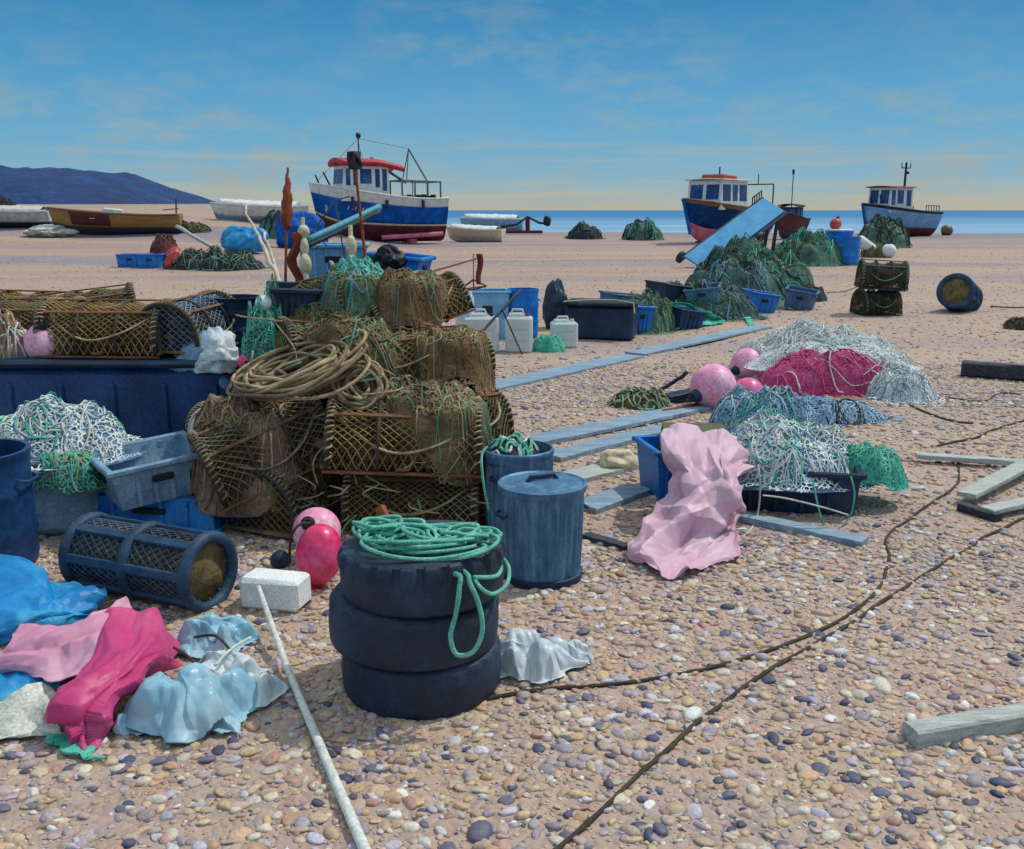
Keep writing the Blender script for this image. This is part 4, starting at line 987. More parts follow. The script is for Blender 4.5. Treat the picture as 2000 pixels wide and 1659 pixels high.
# ================================================================== CREELS
def creel_proto(name, label, L=.74, W=.5, H=.42, net=None, inner=None, wood=None, hoopm=None, ropem=None, seed=0, loc=(0, 0, 0), rot=(0, 0, 0), cell=.05):
    t = thing(name, label, 'creel', loc, rot, 'creels of the big stack')
    rr = random.Random(seed)
    def prof(a, k=1): return Vector((0, W / 2 * k * math.cos(a) * (1 - .04 * math.sin(a)), .03 + (H - .03) * k * max(0, math.sin(a)) ** .62))
    def surf(u, v, k=1):   # u 0..1 around, v 0..1 along
        p = prof(PI * u, k); sag = (1 - .07 * abs(math.sin(PI * v * 3)) * math.sin(PI * u)) * (1 + .07 * noise.noise(Vector((u * 4, v * 4, seed * 3.3))))
        return Vector((-L / 2 + L * v, p.y * sag, p.z * sag + .004 * noise.noise(Vector((u * 9, v * 9, seed)))))
    def net_mesh(k, cell_, r):
        mb = MB(); nu = int(1.25 / cell_); nv = int(L / cell_)
        for st in range(-nv, nu + 1):
            a = [surf((st + j) / nu, j / nv, k) for j in range(nv + 1) if 0 <= st + j <= nu]
            c_ = [surf((st + j) / nu, 1 - j / nv, k) for j in range(nv + 1) if 0 <= st + j <= nu]
            for q in (a, c_):
                if len(q) > 1: mb.tube(q, r * rr.uniform(.8, 1.3), 3, caps=False)
        # ends
        for x in (-L / 2 * k, L / 2 * k):
            for dirn in (-1, 1):
                for i in range(-14, 15):
                    pts = []
                    for j in range(0, 24):
                        z = .03 + (H - .03) * j / 23; y = i * cell_ * .95 + dirn * (z)
                        a = math.asin(min(1, ((z - .03) / (H - .03)) ** (1 / .62))); lim = W / 2 * math.cos(a) * k
                        if abs(y) <= lim + .01: pts.append((x, y, z))
                    if len(pts) > 1: mb.tube(pts[::max(1, len(pts) // 4)] + [pts[-1]], r, 3, caps=False)
        return mb
    net_mesh(1, cell, .0038).build('outer_net', net, t, angle=180)
    net_mesh(.93, cell * .52, .0042).build('inner_net', inner, t, angle=180)  # darker second layer added to stand in for the creel's inner shade
    mb = MB()
    for x in (-L / 2, -L / 6, L / 6, L / 2):
        mb.tube([Vector((x, 0, 0)) + prof(PI * i / 20) for i in range(21)], .012 if abs(x) < L * .4 else .017, 7)
    mb.build('hoop', hoopm, t, angle=180)
    mb = MB()
    for y in (-W / 2, -W / 6, W / 6, W / 2): mb.box((0, y, .013), (L + .04, .04, .018), bev=.004)
    for x in (-L / 2, 0, L / 2): mb.box((x, 0, .0395), (.06, W + .02, .02), bev=.004)
    mb.build('base_slats', wood, t)
    mb = MB()
    for a in (PI * .25, PI * .5, PI * .75):
        p = prof(a); mb.box((0, p.y, p.z + .006), (L + .03, .024, .014), (a - PI / 2 if a != PI / 2 else 0, 0, 0), .003)
    mb.build('top_batten', wood, t)
    mb = MB()
    for x in (-L / 2 + .012, L / 2 - .012):     # rope lashing wound round the end hoops
        pts = []
        for i in range(140):
            a = PI * i / 139; p = prof(a); w_ = i * 1.3
            pts.append(Vector((x + .022 * math.cos(w_), p.y + .02 * math.sin(w_) * math.cos(a), p.z + .02 * math.sin(w_) * math.sin(a) + .004)))
        mb.tube(pts, .0075, 5)
    pts = [Vector((-L / 2, -W * .2, H * .9)), Vector((-L * .3, -W * .42, H * .55)), Vector((-L * .05, -W * .52, H * .34)), Vector((L * .25, -W * .5, H * .5)), Vector((L / 2, -W * .25, H * .85))]
    mb.tube([crom(pts, i / 20) for i in range(21)], .009, 6)
    mb.build('lashing_rope', ropem, t, angle=180)
    # old netting stuffed inside
    mb = MB(); mb.ball((-L * .08, 0, H * .36), (L * .40, W * .36, H * .33), seed, .55, 40, 22, 2.2, flat=.045)
    mb.build('stuffed_net', m['weed'] if seed % 2 else m['brownnet'], t, angle=180)
    # funnel entrance
    MB().lathe([(.085, 0), (.08, .05), (.062, .12)], 18, Matrix.Translation((L * .22, -W * .47, H * .45)) @ Euler((-PI / 2 - .25, 0, 0)).to_matrix().to_4x4(), caps=False).build('funnel_eye', inner, t, thick=.006)
    return t

def base_at(px, py, Y):  # a point whose picture is (px, py) at depth Y
    return at(px, py, Y)
rad = math.radians
cA = creel_proto('creel', 'brown netted creel at the front foot of the stack, behind the tyres', .76, .5, .43, m['creelteal'], m['creeldark'], m['creelwood'], m['hoop'], m['tanrope'], 1, P3(815, 5.5, 0), (0, 0, rad(-4)))
cB = creel_proto('creel', 'broad olive creel with tan rope edge, second tier above the front foot', .84, .55, .45, m['creelnet'], m['creeldark'], m['creelwood'], m['hoop'], m['tanrope'], 2, P3(790, 5.45, .37), (0, rad(3), rad(4)), .055)
cC = creel_proto('creel', 'dark creel with green mesh end turned to the viewer, left foot of the stack', .7, .48, .44, m['creelteal'], m['creeldark'], m['brownnet'], m['hoop'], m['oldrope'], 3, P3(585, 5.55, 0), (0, 0, rad(64)), .06)
for o_ in (cA, cB, cC): o_.scale = (1, 1, .85)
q = [
 (cA, P3(905, 5.85, 0), (0, 0, rad(80)), 'creel behind the right flank of the stack foot beside the open bin', 1),
 (cC, P3(690, 5.95, 0), (0, 0, rad(8)), 'shadowed creel in the second row of the stack foot, behind the pink buoys', 1),
 (cC, P3(535, 5.5, .34), (rad(10), rad(-20), rad(26)), 'weedy creel tipped over the navy box at the left of the stack', 1),
 (cB, P3(520, 5.95, .36), (rad(-6), rad(-16), rad(-18)), 'creel half buried under weathered ropes at the far left of the stack', .9),
 (cA, P3(880, 5.85, .38), (rad(-4), rad(7), rad(66)), 'creel end on at the right edge of the second tier', 1),
 (cA, P3(650, 5.9, .37), (rad(7), rad(-3), rad(16)), 'creel in the middle of the second tier under the rope coil', 1),
 (cB, P3(800, 5.85, .75), (rad(-8), rad(-6), rad(-9)), 'dark olive creel in the third tier with teal twine, right of centre', .88),
 (cC, P3(640, 6.0, .76), (rad(9), rad(8), rad(32)), 'brown creel in the third tier left of centre behind the rope coil', .95),
 (cA, P3(845, 6.25, .74), (0, rad(10), rad(52)), 'creel at the back right of the third tier', .9),
 (cC, P3(650, 6.25, 1.08), (rad(16), rad(-12), rad(-28)), 'topmost dark creel on the left under the flag poles', .84),
 (cB, P3(822, 6.2, 1.06), (rad(-10), rad(-16), rad(28)), 'topmost creel on the right with a raised brown batten', .72),
 (cA, P3(745, 6.35, 1.07), (rad(12), rad(9), rad(10)), 'topmost creel in the middle under the teal netting', .84),
]
for (src, loc, rot, lb, sc_) in q: dup(src, loc, rot, lb, scale=(sc_, sc_, sc_ * .85))
# creels on the blue tub at the left
for (src, loc, rot, lb) in [
 (cB, P3(55, 7.55, .82), (0, rad(1), rad(-6)), 'long olive creel on top of the navy tub at the left edge'),
 (cC, P3(180, 7.5, .84), (rad(-4), rad(-6), rad(22)), 'dark tilted creel with an open end next to the olive creel on the tub'),
 (cB, P3(225, 6.85, .812), (0, 0, rad(-4)), 'low olive creel on the tub right of the big pink buoy'),
 (cA, P3(60, 7.12, .812), (0, 0, rad(4)), 'creel sitting on the tub behind the big pink buoy'),
 (cC, P3(378, 6.98, .83), (0, rad(-2), rad(78)), 'dark blue grey creel standing on the tub behind the feed sack'),
]:
    r = dup(src, loc, rot, lb, scale=(1, 1, .82), group='creels on the navy tub')
    if 'blue grey' in lb:
        for ch in r.children:
            if ch.name.startswith('outer_net'):
                ch.data = ch.data.copy(); ch.data.materials.clear(); ch.data.materials.append(m['bluenet'])

# ropes thrown over the stack
def coil(name, label, loc, R, n, r, mats, seed, tilt=(0, 0, 0), ry=1.0, hgt=.1, group='rope coils'):
    t = thing(name, label, 'rope', loc, tilt, group)
    rr = random.Random(seed)
    for mt in mats:
        mb = MB()
        for i in range(n):
            R_ = R * rr.uniform(.55, 1.1); cx, cy = rr.uniform(-.2, .2) * R, rr.uniform(-.2, .2) * R * ry
            z0 = rr.uniform(0, hgt); tx, ty = rr.uniform(-.25, .25), rr.uniform(-.25, .25); ph = rr.uniform(0, 6)
            pts = []
            for k in range(40):
                a = 2 * PI * k / 40
                w = 1 + .09 * math.sin(2 * a + ph) + .05 * math.sin(3 * a + ph * 2)
                x = cx + R_ * w * math.cos(a); y = cy + R_ * w * ry * math.sin(a)
                pts.append((x, y, r + z0 + tx * (x - cx) * .5 + ty * (y - cy) * .5 + .012 * math.sin(3 * a + ph)))
            mn = min(p[2] for p in pts)
            if mn < r: pts = [(x, y, z + r - mn) for x, y, z in pts]
            mb.tube(pts, r, 6, closed=True)
        mb.build('rope_turns', mt, t, angle=180)
    return t
coil('rope_coil', 'thick tan rope coil spread over the left shoulder of the creel stack', P3(595, 5.5, .84), .33, 15, .0105, [m['tanrope'], m['oldrope']], 3, (rad(14), rad(-14), 0), .78, .11)
coil('rope_coil', 'grey rope coil standing on edge against the right of the tan coil', P3(705, 5.45, .80), .12, 11, .010, [m['oldrope'], m['tanrope']], 4, (rad(50), rad(12), 0), 1, .07)
coil('rope_coil', 'white rope loops hanging at the left corner of the creel stack beside the navy tub', P3(425, 5.6, .5), .15, 8, .007, [m['whiterope']], 5, (rad(62), rad(-28), 0), 1.1, .05)
heap('rope_heap', 'mauve brown heap of old net and rope on the left slope of the stack', 'rope heap', P3(505, 5.55, .54), .34, .3, .2, m['mauvenet'], [m['oldrope'], m['tanrope'], m['brownnet'], m['mauvenet']], 21, n=150, r=.007, group='net heaps of the creel stack', lump=.5, skirt=.4, net=m['N_brown'])
heap('net_heap', 'dark brown net draped over the third tier under the topmost creels', 'net heap', P3(690, 5.95, .98), .5, .36, .2, m['brownnet'], [m['brownnet'], m['greenrope'], m['olivenet'], m['oldrope']], 22, n=150, r=.006, group='net heaps of the creel stack', lump=.7, skirt=.3, net=m['N_olive'])
heap('net_heap', 'grey brown net flopped on the right of the second tier', 'net heap', P3(835, 5.5, .74), .3, .22, .1, m['brownnet'], [m['oldrope'], m['greenrope'], m['tanrope'], m['darkrope']], 23, n=120, r=.006, group='net heaps of the creel stack', lump=.7, skirt=.26, net=m['N_brown'])
heap('net_heap', 'teal and blue netting crowning the creel stack below the flag poles', 'net heap', P3(690, 6.15, 1.37), .2, .2, .07, m['greennet'], [m['tealnet'], m['greenrope'], m['bluenet'], m['olivenet']], 24, n=90, r=.005, group='net heaps of the creel stack', lump=.8, skirt=.2, net=m['N_olive'])
heap('net_heap', 'olive net sagging over the front of the second tier creel at the right', 'net heap', P3(868, 5.42, .70), .24, .2, .07, m['brownnet'], [m['oldrope'], m['greenrope'], m['tanrope'], m['brownnet']], 26, n=110, r=.005, group='net heaps of the creel stack', lump=.8, skirt=.38, net=m['N_olive'])
heap('net_heap', 'tan net hanging down the third tier at the right below the raised batten', 'net heap', P3(880, 5.78, 1.05), .22, .2, .06, m['brownnet'], [m['oldrope'], m['tanrope'], m['olivenet']], 27, n=90, r=.005, group='net heaps of the creel stack', lump=.8, skirt=.3, net=m['N_brown'])
heap('net_heap', 'dark brown net slumped over the topmost right creel', 'net heap', P3(800, 6.1, 1.36), .2, .18, .06, m['brownnet'], [m['oldrope'], m['greenrope'], m['brownnet']], 28, n=80, r=.005, group='net heaps of the creel stack', lump=.8, skirt=.24, net=m['N_brown'])
# loose twine strung over the front of the stack
mb = MB(); rr = random.Random(9); b0 = P3(800, 5.2, .4); mb2 = MB()
def front(px, z):   # a point on the sloping front of the pile
    return P3(px, 5.17 + .45 * max(0, z - .35) + .25 * max(0, (640 - px) / 250), z)
for i in range(46):
    px = rr.uniform(470, 900); z = rr.uniform(.12, 1.25); L_ = rr.uniform(25, 95); a = rr.uniform(-1.5, 1.5)
    P_ = [front(px + L_ * f * math.sin(a) + 14 * math.sin(f * 4 + i), max(.05, z - L_ * f * math.cos(a) * .0028)) - b0 + Vector((0, -.03 * math.sin(PI * f), 0)) for f in (0, .25, .5, .75, 1)]
    (mb if i % 2 else mb2).tube([crom(P_, k / 10) for k in range(11)], rr.uniform(.0035, .006), 5)
o = mb.build('loose_twine', m['greenrope'], None, angle=180); o.location = b0; o['kind'] = 'stuff'; o['label'] = 'frayed teal twine strung across the front of the creel stack'
o = mb2.build('loose_twine', m['tanrope'], None, angle=180); o.location = b0; o['kind'] = 'stuff'; o['label'] = 'frayed tan twine strung across the front of the creel stack'

# ================================================================== flag poles, posts and clutter behind the stack
xa, xb = P3(545, 6.9, 1.2).x, P3(830, 6.9, 1.2).x
t = thing('bulk_tub', 'navy tub standing behind the creel stack, carrying the poles and blue boxes', 'tub', ((xa + xb) / 2, 7.65, 0))
MB().box((0, 0, .6), (xb - xa, 1.5, 1.2), bev=.05).build('tub_body', m['navy'], t)
MB().box((0, 0, 1.205), (xb - xa + .05, 1.55, .05), bev=.02).build('rim', m['darknavy'], t)
def marker(label, foot, top, r, flag=None, mats=(None, None), floats=None, name='marker_pole', furl=False):
    foot = Vector(foot); top = Vector(top)
    t = thing(name, label, 'marker pole', foot, (0, 0, 0), 'dan buoy poles behind the creels')
    d = top - foot
    MB().tube([d * (i / 8) + Vector((0, 0, 0)) for i in range(9)], [r * (1 - .3 * i / 8) for i in range(9)], 8).build('pole', mats[0], t)
    if flag:
        kind, a, b_, w = flag
        if kind == 'furl':
            n = 16
            MB().tube([d * (a + (b_ - a) * i / n) + Vector((.006 * math.sin(i * 1.7), 0, 0)) for i in range(n + 1)], [max(.004, w * (math.sin(PI * (i / n) ** .55) ** .8) * (1 + .2 * noise.noise(Vector((i * .9, 2, 1))))) for i in range(n + 1)], 10).build('furled_flag', mats[1], t)
        else:
            rows = []
            for i in range(9):
                f = i / 8; rows.append([d * (a + (b_ - a) * j / 8) + Vector((w * (f - .5 if kind == 'sq' else f), .02 * math.sin(f * 7 + j), -(.0 if kind == 'sq' else .1) * f)) for j in range(9)])
            MB().grid(rows).build('flag', mats[1], t, thick=.004)
    if floats:
        for (f, rr_, hh) in floats:
            MB().ball(d * f, (rr_, rr_, hh), 3, .12, 18, 12).build('pole_float', mats[1], t)
    return t
marker('tall pole with a furled rust brown flag rising behind the creel stack', P3(557, 7.1, 1.2), at(562, 328, 7.4), .011, ('furl', .50, 1.0, .042), (m['rust'], m['rustflag']))
marker('dark square flag on a thin brown pole in front of the blue trawler', P3(722, 7.0, 1.2), at(690, 296, 7.3), .013, ('sq', .875, 1.0, .1), (m['rust'], m['darkflag']))
marker('knobby cream post with float lumps, left one of the pair behind the stack', P3(600, 6.98, 1.2), at(591, 425, 7.1), .02, None, (m['cream'], m['cream']), [(.82, .042, .05), (.62, .03, .07), (.4, .042, .08)])
marker('knobby cream post with float lumps, right one of the pair behind the stack', P3(690, 6.98, 1.2), at(684, 440, 7.1), .022, None, (m['cream'], m['cream']), [(.7, .038, .08), (.4, .045, .09)])
marker('long thin pole leaning right from the stack with a hanging brown flag', at(812, 540, 7.2), at(940, 503, 8.6), .009, None, (m['rust'], m['rustflag']))
lp = bpy.data.objects['marker_pole.004']
a0 = at(812, 540, 7.2); a1 = at(936, 503, 8.5)
rows = [[(a1 - a0) + Vector((.055 * (f - .5) * (1 - .35 * v) + .01 * math.sin(v * 6), .015 * math.sin(f * 5 + v * 3), .03 - .26 * v)) for f in [k / 6 for k in range(7)]] for v in [k / 12 for k in range(13)]]
MB().grid(rows).build('hanging_flag', m['rustflag'], lp, thick=.006)
t = thing('rusty_grapnel', 'small rusty folding frame resting on the blue box right of the stack', 'grapnel', Vector((P3(925, 14.0, .7).x, 14.0, .70)))
t.scale = (1.4, 1.4, 1.4)
mb = MB(); Q = [(-.13, 0, .0), (0, -.08, .1), (.13, 0, .03), (0, .08, -.01)]
for i in range(4): bar(mb, Q[i], Q[(i + 1) % 4], .009)
bar(mb, Q[1], Q[3], .007); bar(mb, (0, 0, .05), (0, 0, .36), .005); bar(mb, Q[0], Q[2], .006); mb.build('rusty_frame', m['rust'], t)
# rust plank, teal beam, driftwood sticks
p = P3(580, 7.05, 1.225)
o = MB().grid([[(x * .03 + .03 * math.sin(v * 3), .01 * math.sin(x * 3), v * .14) for x in (-1, -.3, .4, 1)] for v in [k / 3 for k in range(0, 10)]]).build('iron_strip', m['rustflag'], None, thick=.02); o.location = p; tag(o, 'bent rust brown strip of iron standing behind the creels below the flag', 'iron strip')
stick('teal_spar', 'teal metal spar leaning across the bow of the blue trawler', at(596, 472, 7.12), at(742, 404, 7.7), .025, m['tealpaint'], 'spar', wob=.002)
stick('dark_spar', 'black spar lying just under the teal spar', at(596, 484, 7.2), at(742, 414, 7.8), .018, m['blackwood'], 'spar', wob=.004)
t = thing('wire_frame', 'thin grey wire frame poking up left of the dark square flag', 'frame', at(655, 430, 7.5))
mb = MB(); z = at(655, 430, 7.5)
for (a_, b__) in (((676, 520), (654, 392)), ((654, 392), (683, 384)), ((612, 452), (640, 482)), ((654, 392), (612, 452))): bar(mb, at(*a_, 7.5) - z, at(*b__, 7.5) - z, .006)
mb.build('bent_wire', m['greymetal'], t)
stick('driftwood_pole', 'curved pale driftwood pole rising behind the left of the stack', P3(552, 7.3, 1.2), at(478, 402, 7.9), .022, m['cream'], 'pole', r2=.008, wob=.05)
stick('driftwood_pole', 'pale thin driftwood stick leaning right beside the curved pole', P3(550, 7.6, 1.2), at(516, 455, 8.0), .016, m['cream'], 'pole', r2=.01, wob=.03)
stick('driftwood_pole', 'long grey spar sloping down to the right over the dark nets', at(345, 442, 31.5), G(478, 527) + Vector((0, 0, .1)), .06, m['greywood'], 'pole', wob=.03)
stick('wooden_stick', 'short tan stick lying across the teal netting on top of the stack', at(645, 512, 6.7), at(672, 545, 6.5), .012, m['tanrope'])
# far-left clutter row
p = G(270, 524); fish_box('fish_box', 'bright blue fish box at the left end of the far clutter row', G(252, 523) + Vector((0, .3, 0)), .72, .5, .4, m['blue'], (0, 0, .03), group='fish boxes lying about the beach')
fish_box('fish_box', 'second bright blue fish box with a dark gap to its left', G(292, 525) + Vector((0, .3, 0)), .66, .5, .42, m['blue'], (0, 0, -.03), group='fish boxes lying about the beach')
fish_box('fish_box', 'bright blue fish box half hidden by dark nets in the far clutter row', G(358, 522) + Vector((0, .4, 0)), 1.0, .6, .42, m['blue'], (0, 0, .05), group='fish boxes lying about the beach')
p = G(420, 528); heap('net_heap', 'dark green net heap along the far clutter row', 'net heap', p + Vector((-.1, .5, 0)), 1.5, .7, .48, m['darknet'], [m['greennet'], m['greenrope'], m['darkrope']], 31, n=80, r=.014, group='net heaps left of the stack', lump=.6)
p = G(305, 500); heap('net_heap', 'maroon net bundle sitting behind the blue fish boxes', 'net heap', p + Vector((.15, .6, .1)), .55, .5, .6, m['antifoul'], [m['brownnet'], m['darkrope']], 32, n=24, r=.014, group='net heaps left of the stack')
p = at(342, 462, 30); bag('red_bag', 'small red bag behind the maroon net bundle', 'bag', Vector((p.x, p.y, gz(p.x, p.y))), (.32, .3, .36), m['redbuoy'], 9)
p = G(330, 470); heap('net_heap', 'low olive net heap behind the red bag', 'net heap', p + Vector((-.2, 3, 0)), 1.4, .8, .7, m['olivenet'], [m['darkrope']], 33, n=20, r=.02, group='net heaps left of the stack')
p = G(462, 500); bag('tarpaulin_bundle', 'light blue tarpaulin bundle heaped on the far clutter row', 'tarpaulin', p + Vector((0, 1.2, .1)), (.85, .6, .62), m['azure'], 10, ridged=.12)
p = G(530, 470); heap('net_heap', 'blackish green net heap in front of the white open boat', 'net heap', p + Vector((.1, 1.5, 0)), 1.1, .9, 1.15, m['greennet'], [m['darknet']], 34, n=30, r=.02, group='net heaps left of the stack')
p = G(570, 490); bag('tarpaulin_bundle', 'deep blue tarpaulin bundle under the bow of the blue trawler', 'tarpaulin', p + Vector((0, 2, 0)), (1.1, .7, .95), m['boatblue'], 11, ridged=.12)
# blue crates and bags behind the stack
fish_box('fish_box', 'light blue box standing between the two knobby cream posts', P3(655, 8.0, 1.235), .46, .36, .3, m['ltblue'], (0, 0, .1), group='fish boxes lying about the beach')
fish_box('fish_box', 'mid blue box heaped with black bags behind the stack', P3(780, 7.9, 1.235), .36, .32, .22, m['blue'], (0, .1, -.2), group='fish boxes lying about the beach')
bag('rubbish_sack', 'black rubbish sack lying on the mid blue box behind the stack', 'sack', P3(760, 7.7, 1.36), (.13, .1, .1), m['black'], 12, ridged=.15)
bag('plastic_bag', 'pale grey blue bag tucked beside the topmost right creel', 'bag', P3(815, 7.0, 1.23), (.17, .12, .09), m['greyblue'], 13, ridged=.15)
fish_box('fish_box', 'navy box perched on the left of the stack top beside the white float', P3(572, 6.12, 1.12), .2, .28, .22, m['darknavy'], (.05, .06, .3), group='fish boxes lying about the beach', slots=False)
heap('teal_net', 'bright teal net bundle on the very top of the stack', 'net', P3(700, 6.14, 1.40), .17, .14, .08, m['greennet'], [m['tealrope'], m['tealnet'], m['bluenet'], m['tealrope']], 72, n=90, r=.0045, lump=.8, net=m['N_teal'], skirt=.2)

# ================================================================== LEFT: navy tub and what is on it
x0 = at(-140, 706, 6.5).x; x1 = at(468, 715, 6.5).x
t = thing('bulk_tub', 'large navy lidded tub behind the ropes on the left, under the creels', 'tub', ((x0 + x1) / 2, 7.2, 0))
wd = x1 - x0
MB().box((0, 0, .38), (wd, 1.4, .76), bev=.05).build('tub_body', m['navy'], t)
MB().box((0, 0, .785), (wd + .06, 1.46, .05), bev=.02).build('lid', m['darknavy'], t)
for i in range(6): MB().box((-wd / 2 + wd * (i + .5) / 6, -.705, .36), (.05, .03, .58), bev=.01).build('stiffening_rib', m['navy'], t)
MB().ball((wd / 2 - .1, -.71, .66), (.045, .03, .045), 1, 0, 16, 10).build('drain_plug', m['slate'], t)
buoy('pink_buoy', 'big pink ball buoy sitting on the navy tub at the left', at(92, 671, 6.72), .148, m['buoyfade'], (.5, .15, 0), m['black'], group='pink buoys')
heap('net_heap', 'pale cork line net heap at the left edge beside the big pink buoy', 'net heap', at(5, 706, 6.75), .24, .16, .26, m['mauvenet'], [m['whiterope'], m['tanrope']], 41, n=60, r=.008, group='net heaps left of the stack', lump=.6)
# feed sack and white bag
cloth('feed_sack', 'grey blue feed sack leaning upright on the tub', 'sack', [[tuple(at(372, 640, 6.75)) + (0,), tuple(at(405, 650, 6.72)) + (0,), tuple(at(430, 660, 6.7)) + (0,)], [tuple(at(352, 685, 6.62)) + (0,), tuple(at(390, 690, 6.56)) + (0,), tuple(at(440, 695, 6.6)) + (0,)], [tuple(at(335, 724, 6.55)) + (0,), tuple(at(385, 724, 6.5)) + (0,), tuple(at(452, 726, 6.56)) + (0,)]], m['greyblue'], .014, 6, 6, 60, 60, .03, ground=False, ang=3)
_g = lambda px, py, Y: tuple(at(px, py, Y)) + (0,)
cloth('plastic_bag', 'white plastic bag slumped in front of the feed sack on the tub', 'bag', [[_g(405, 648, 6.6), _g(428, 640, 6.6), _g(450, 655, 6.62)], [_g(398, 670, 6.5), _g(430, 668, 6.44), _g(462, 678, 6.5)], [_g(388, 700, 6.44), _g(428, 698, 6.38), _g(466, 704, 6.46)], [_g(380, 727, 6.46), _g(425, 728, 6.4), _g(464, 727, 6.48)]], m['plasticbag'], .02, 6, 14, 70, 80, .02, ang=4, ground=False)
drum('dark_bin', 'dark round bin behind the navy tub with a white float on its rim', P3(462, 7.3, .812), .2, .36, m['darknavy'], open_=True, cat='bin')
buoy('white_float', 'white ball float beside the dark round bin at the upper left of the stack', P3(516, 5.95, 1.245), .055, m['buoywhite'])
heap('teal_net', 'light teal net bundle on the left of the stack under the white float', 'net', P3(525, 5.95, .78), .17, .16, .42, m['greennet'], [m['tealrope'], m['greenrope'], m['tealnet']], 42, n=60, r=.005, lump=.5, net=m['N_teal'], skirt=.1)
buoy('pink_buoy', 'small red pink ball beside the tan rope coil at the tub corner', at(479, 708, 5.85), .046, m['buoyred'], (1.5, 0, .4), m['black'], group='pink buoys')
# net heap in the tub at the left, barrel, crates
drum('fish_tub', 'grey blue round tub full of white netting at the left', at(128, 1000, 5.55) - Vector((0, 0, at(128, 1000, 5.55).z)), .33, .44, m['greyblue'], open_=True, cat='tub')
heap('net_heap', 'big white and teal net heap with loose loops spilling from the grey tub', 'net heap', P3(100, 5.6, .40), .44, .36, .25, m['bluenet'], [m['whiterope'], m['whitenet'], m['tealnet'], m['whiterope'], m['bluenet']], 43, n=210, r=.0052, group='net heaps left of the stack', lump=.3, loops=1, steep=.5, net=m['N_white'])
heap('teal_net', 'teal net hanging over the front of the grey blue tub', 'net', P3(130, 5.3, .38), .19, .12, .1, m['greennet'], [m['tealrope'], m['tanrope'], m['tealnet']], 44, n=60, r=.005, skirt=.1, net=m['N_teal'])
drum('navy_barrel', 'navy plastic barrel cut off by the left edge', Vector((at(-28, 1110, 4.75).x, 4.75, 0)), .26, .62, m['navy'], open_=True, cat='barrel')
pB = G(300, 1046)
fish_box('fish_box', 'bright blue upturned fish box under the grey open crate', pB + Vector((0, .3, 0)), .74, .46, .2, m['blue'], (0, 0, rad(-8)), .02, upturned=True, group='fish boxes lying about the beach')
fish_box('fish_box', 'open grey blue crate standing cornerwise on the bright blue box', P3(300, 5.42, .205), .46, .36, .25, m['greyblue'], (rad(3), rad(-4), rad(38)), .05, group='fish boxes lying about the beach')
bag('plastic_bag', 'small white plastic scrap on the bright blue upturned box', 'bag', pB + Vector((.09, .1, .2)), (.055, .035, .03), m['plasticbag'], 15, .5)
fish_box('fish_box', 'dark navy box under the tipped creel at the left of the stack', P3(470, 5.55, 0), .46, .42, .33, m['darknavy'], (0, 0, rad(-14)), .02, group='fish boxes lying about the beach')
bag('stone_heap', 'pale round stones piled between the navy barrel and the round pot', 'stones', G(100, 1085), (.09, .09, .07), m['cream'], 16, 0, .05) if False else None

# ================================================================== round pot, polystyrene, buoys
a = G(165, 1145); bq = G(425, 1200)
axis = (bq - a); Lp = axis.length; yaw = math.atan2(axis.y, axis.x)
t = thing('round_pot', 'dark blue barrel shaped pot lying on its side behind the magenta sheet', 'pot', (a + bq) / 2 + Vector((-.01, .06, .168)), (0, 0, yaw))
Mx = Euler((0, PI / 2, 0)).to_matrix().to_4x4(); Rp = .162; Lp = .72
mb = MB()
def potnet(k, nA, nL, r):
    mb = MB()
    for s_ in (-1, 1):
        for i in range(nA):
            mb.tube([(-Lp / 2 + Lp * j / nL, Rp * k * math.cos(2 * PI * (i + s_ * j) / nA), Rp * k * math.sin(2 * PI * (i + s_ * j) / nA)) for j in range(nL + 1)], r, 3, caps=False)
    return mb
potnet(1, 26, 14, .006).build('outer_net', m['potnet'], t, angle=180)
MB().lathe([(Rp * .93, -Lp / 2 + .01)] + [(Rp * (.93 + .03 * math.sin(i * 2.4)), -Lp / 2 + Lp * i / 12) for i in range(1, 12)] + [(Rp * .93, Lp / 2 - .01)], 40, Mx, fn=lambda i, k_, a_: 1 + .035 * noise.noise(Vector((i * .6, k_ * .5, 2)))).build('fouled_lining', m['weed'], t, angle=180)
for x in (-Lp / 2, 0, Lp / 2):
    o = MB().lathe([(Rp * 1.02 + .027 * math.cos(a_), x + .03 * math.sin(a_)) for a_ in [k_ * PI / 6 for k_ in range(12)]], 44, Mx, closed=True).build('rubber_hoop', m['potdark'], t, angle=180)
mb = MB()
for i in range(7):
    a_ = 2 * PI * i / 7 + .3; mb.box((0, Rp * 1.03 * math.cos(a_), Rp * 1.03 * math.sin(a_)), (Lp * .97, .03, .045), (a_, 0, 0), .005)
mb.build('side_batten', m['potdark'], t)
MB().lathe([(Rp * .98, Lp / 2 + .005), (Rp * .7, Lp / 2 - .05), (Rp * .45, Lp / 2 - .15), (Rp * .3, Lp / 2 - .16), (0.0, Lp / 2 - .13)], 36, Mx, caps=False).build('end_funnel', m['brownnet'], t)
MB().lathe([(Rp * .98, -Lp / 2 - .005), (Rp * .7, -Lp / 2 + .05), (0.0, -Lp / 2 + .13)], 36, Mx, caps=False).build('end_funnel', m['brownnet'], t)
mb = MB()
for i in range(12):
    a_ = 2 * PI * i / 12; mb.tube([(Lp / 2 + .012, Rp * .95 * math.cos(a_), Rp * .95 * math.sin(a_)), (Lp / 2 - .1, Rp * .42 * math.cos(a_ + .5), Rp * .42 * math.sin(a_ + .5))], .006, 4)
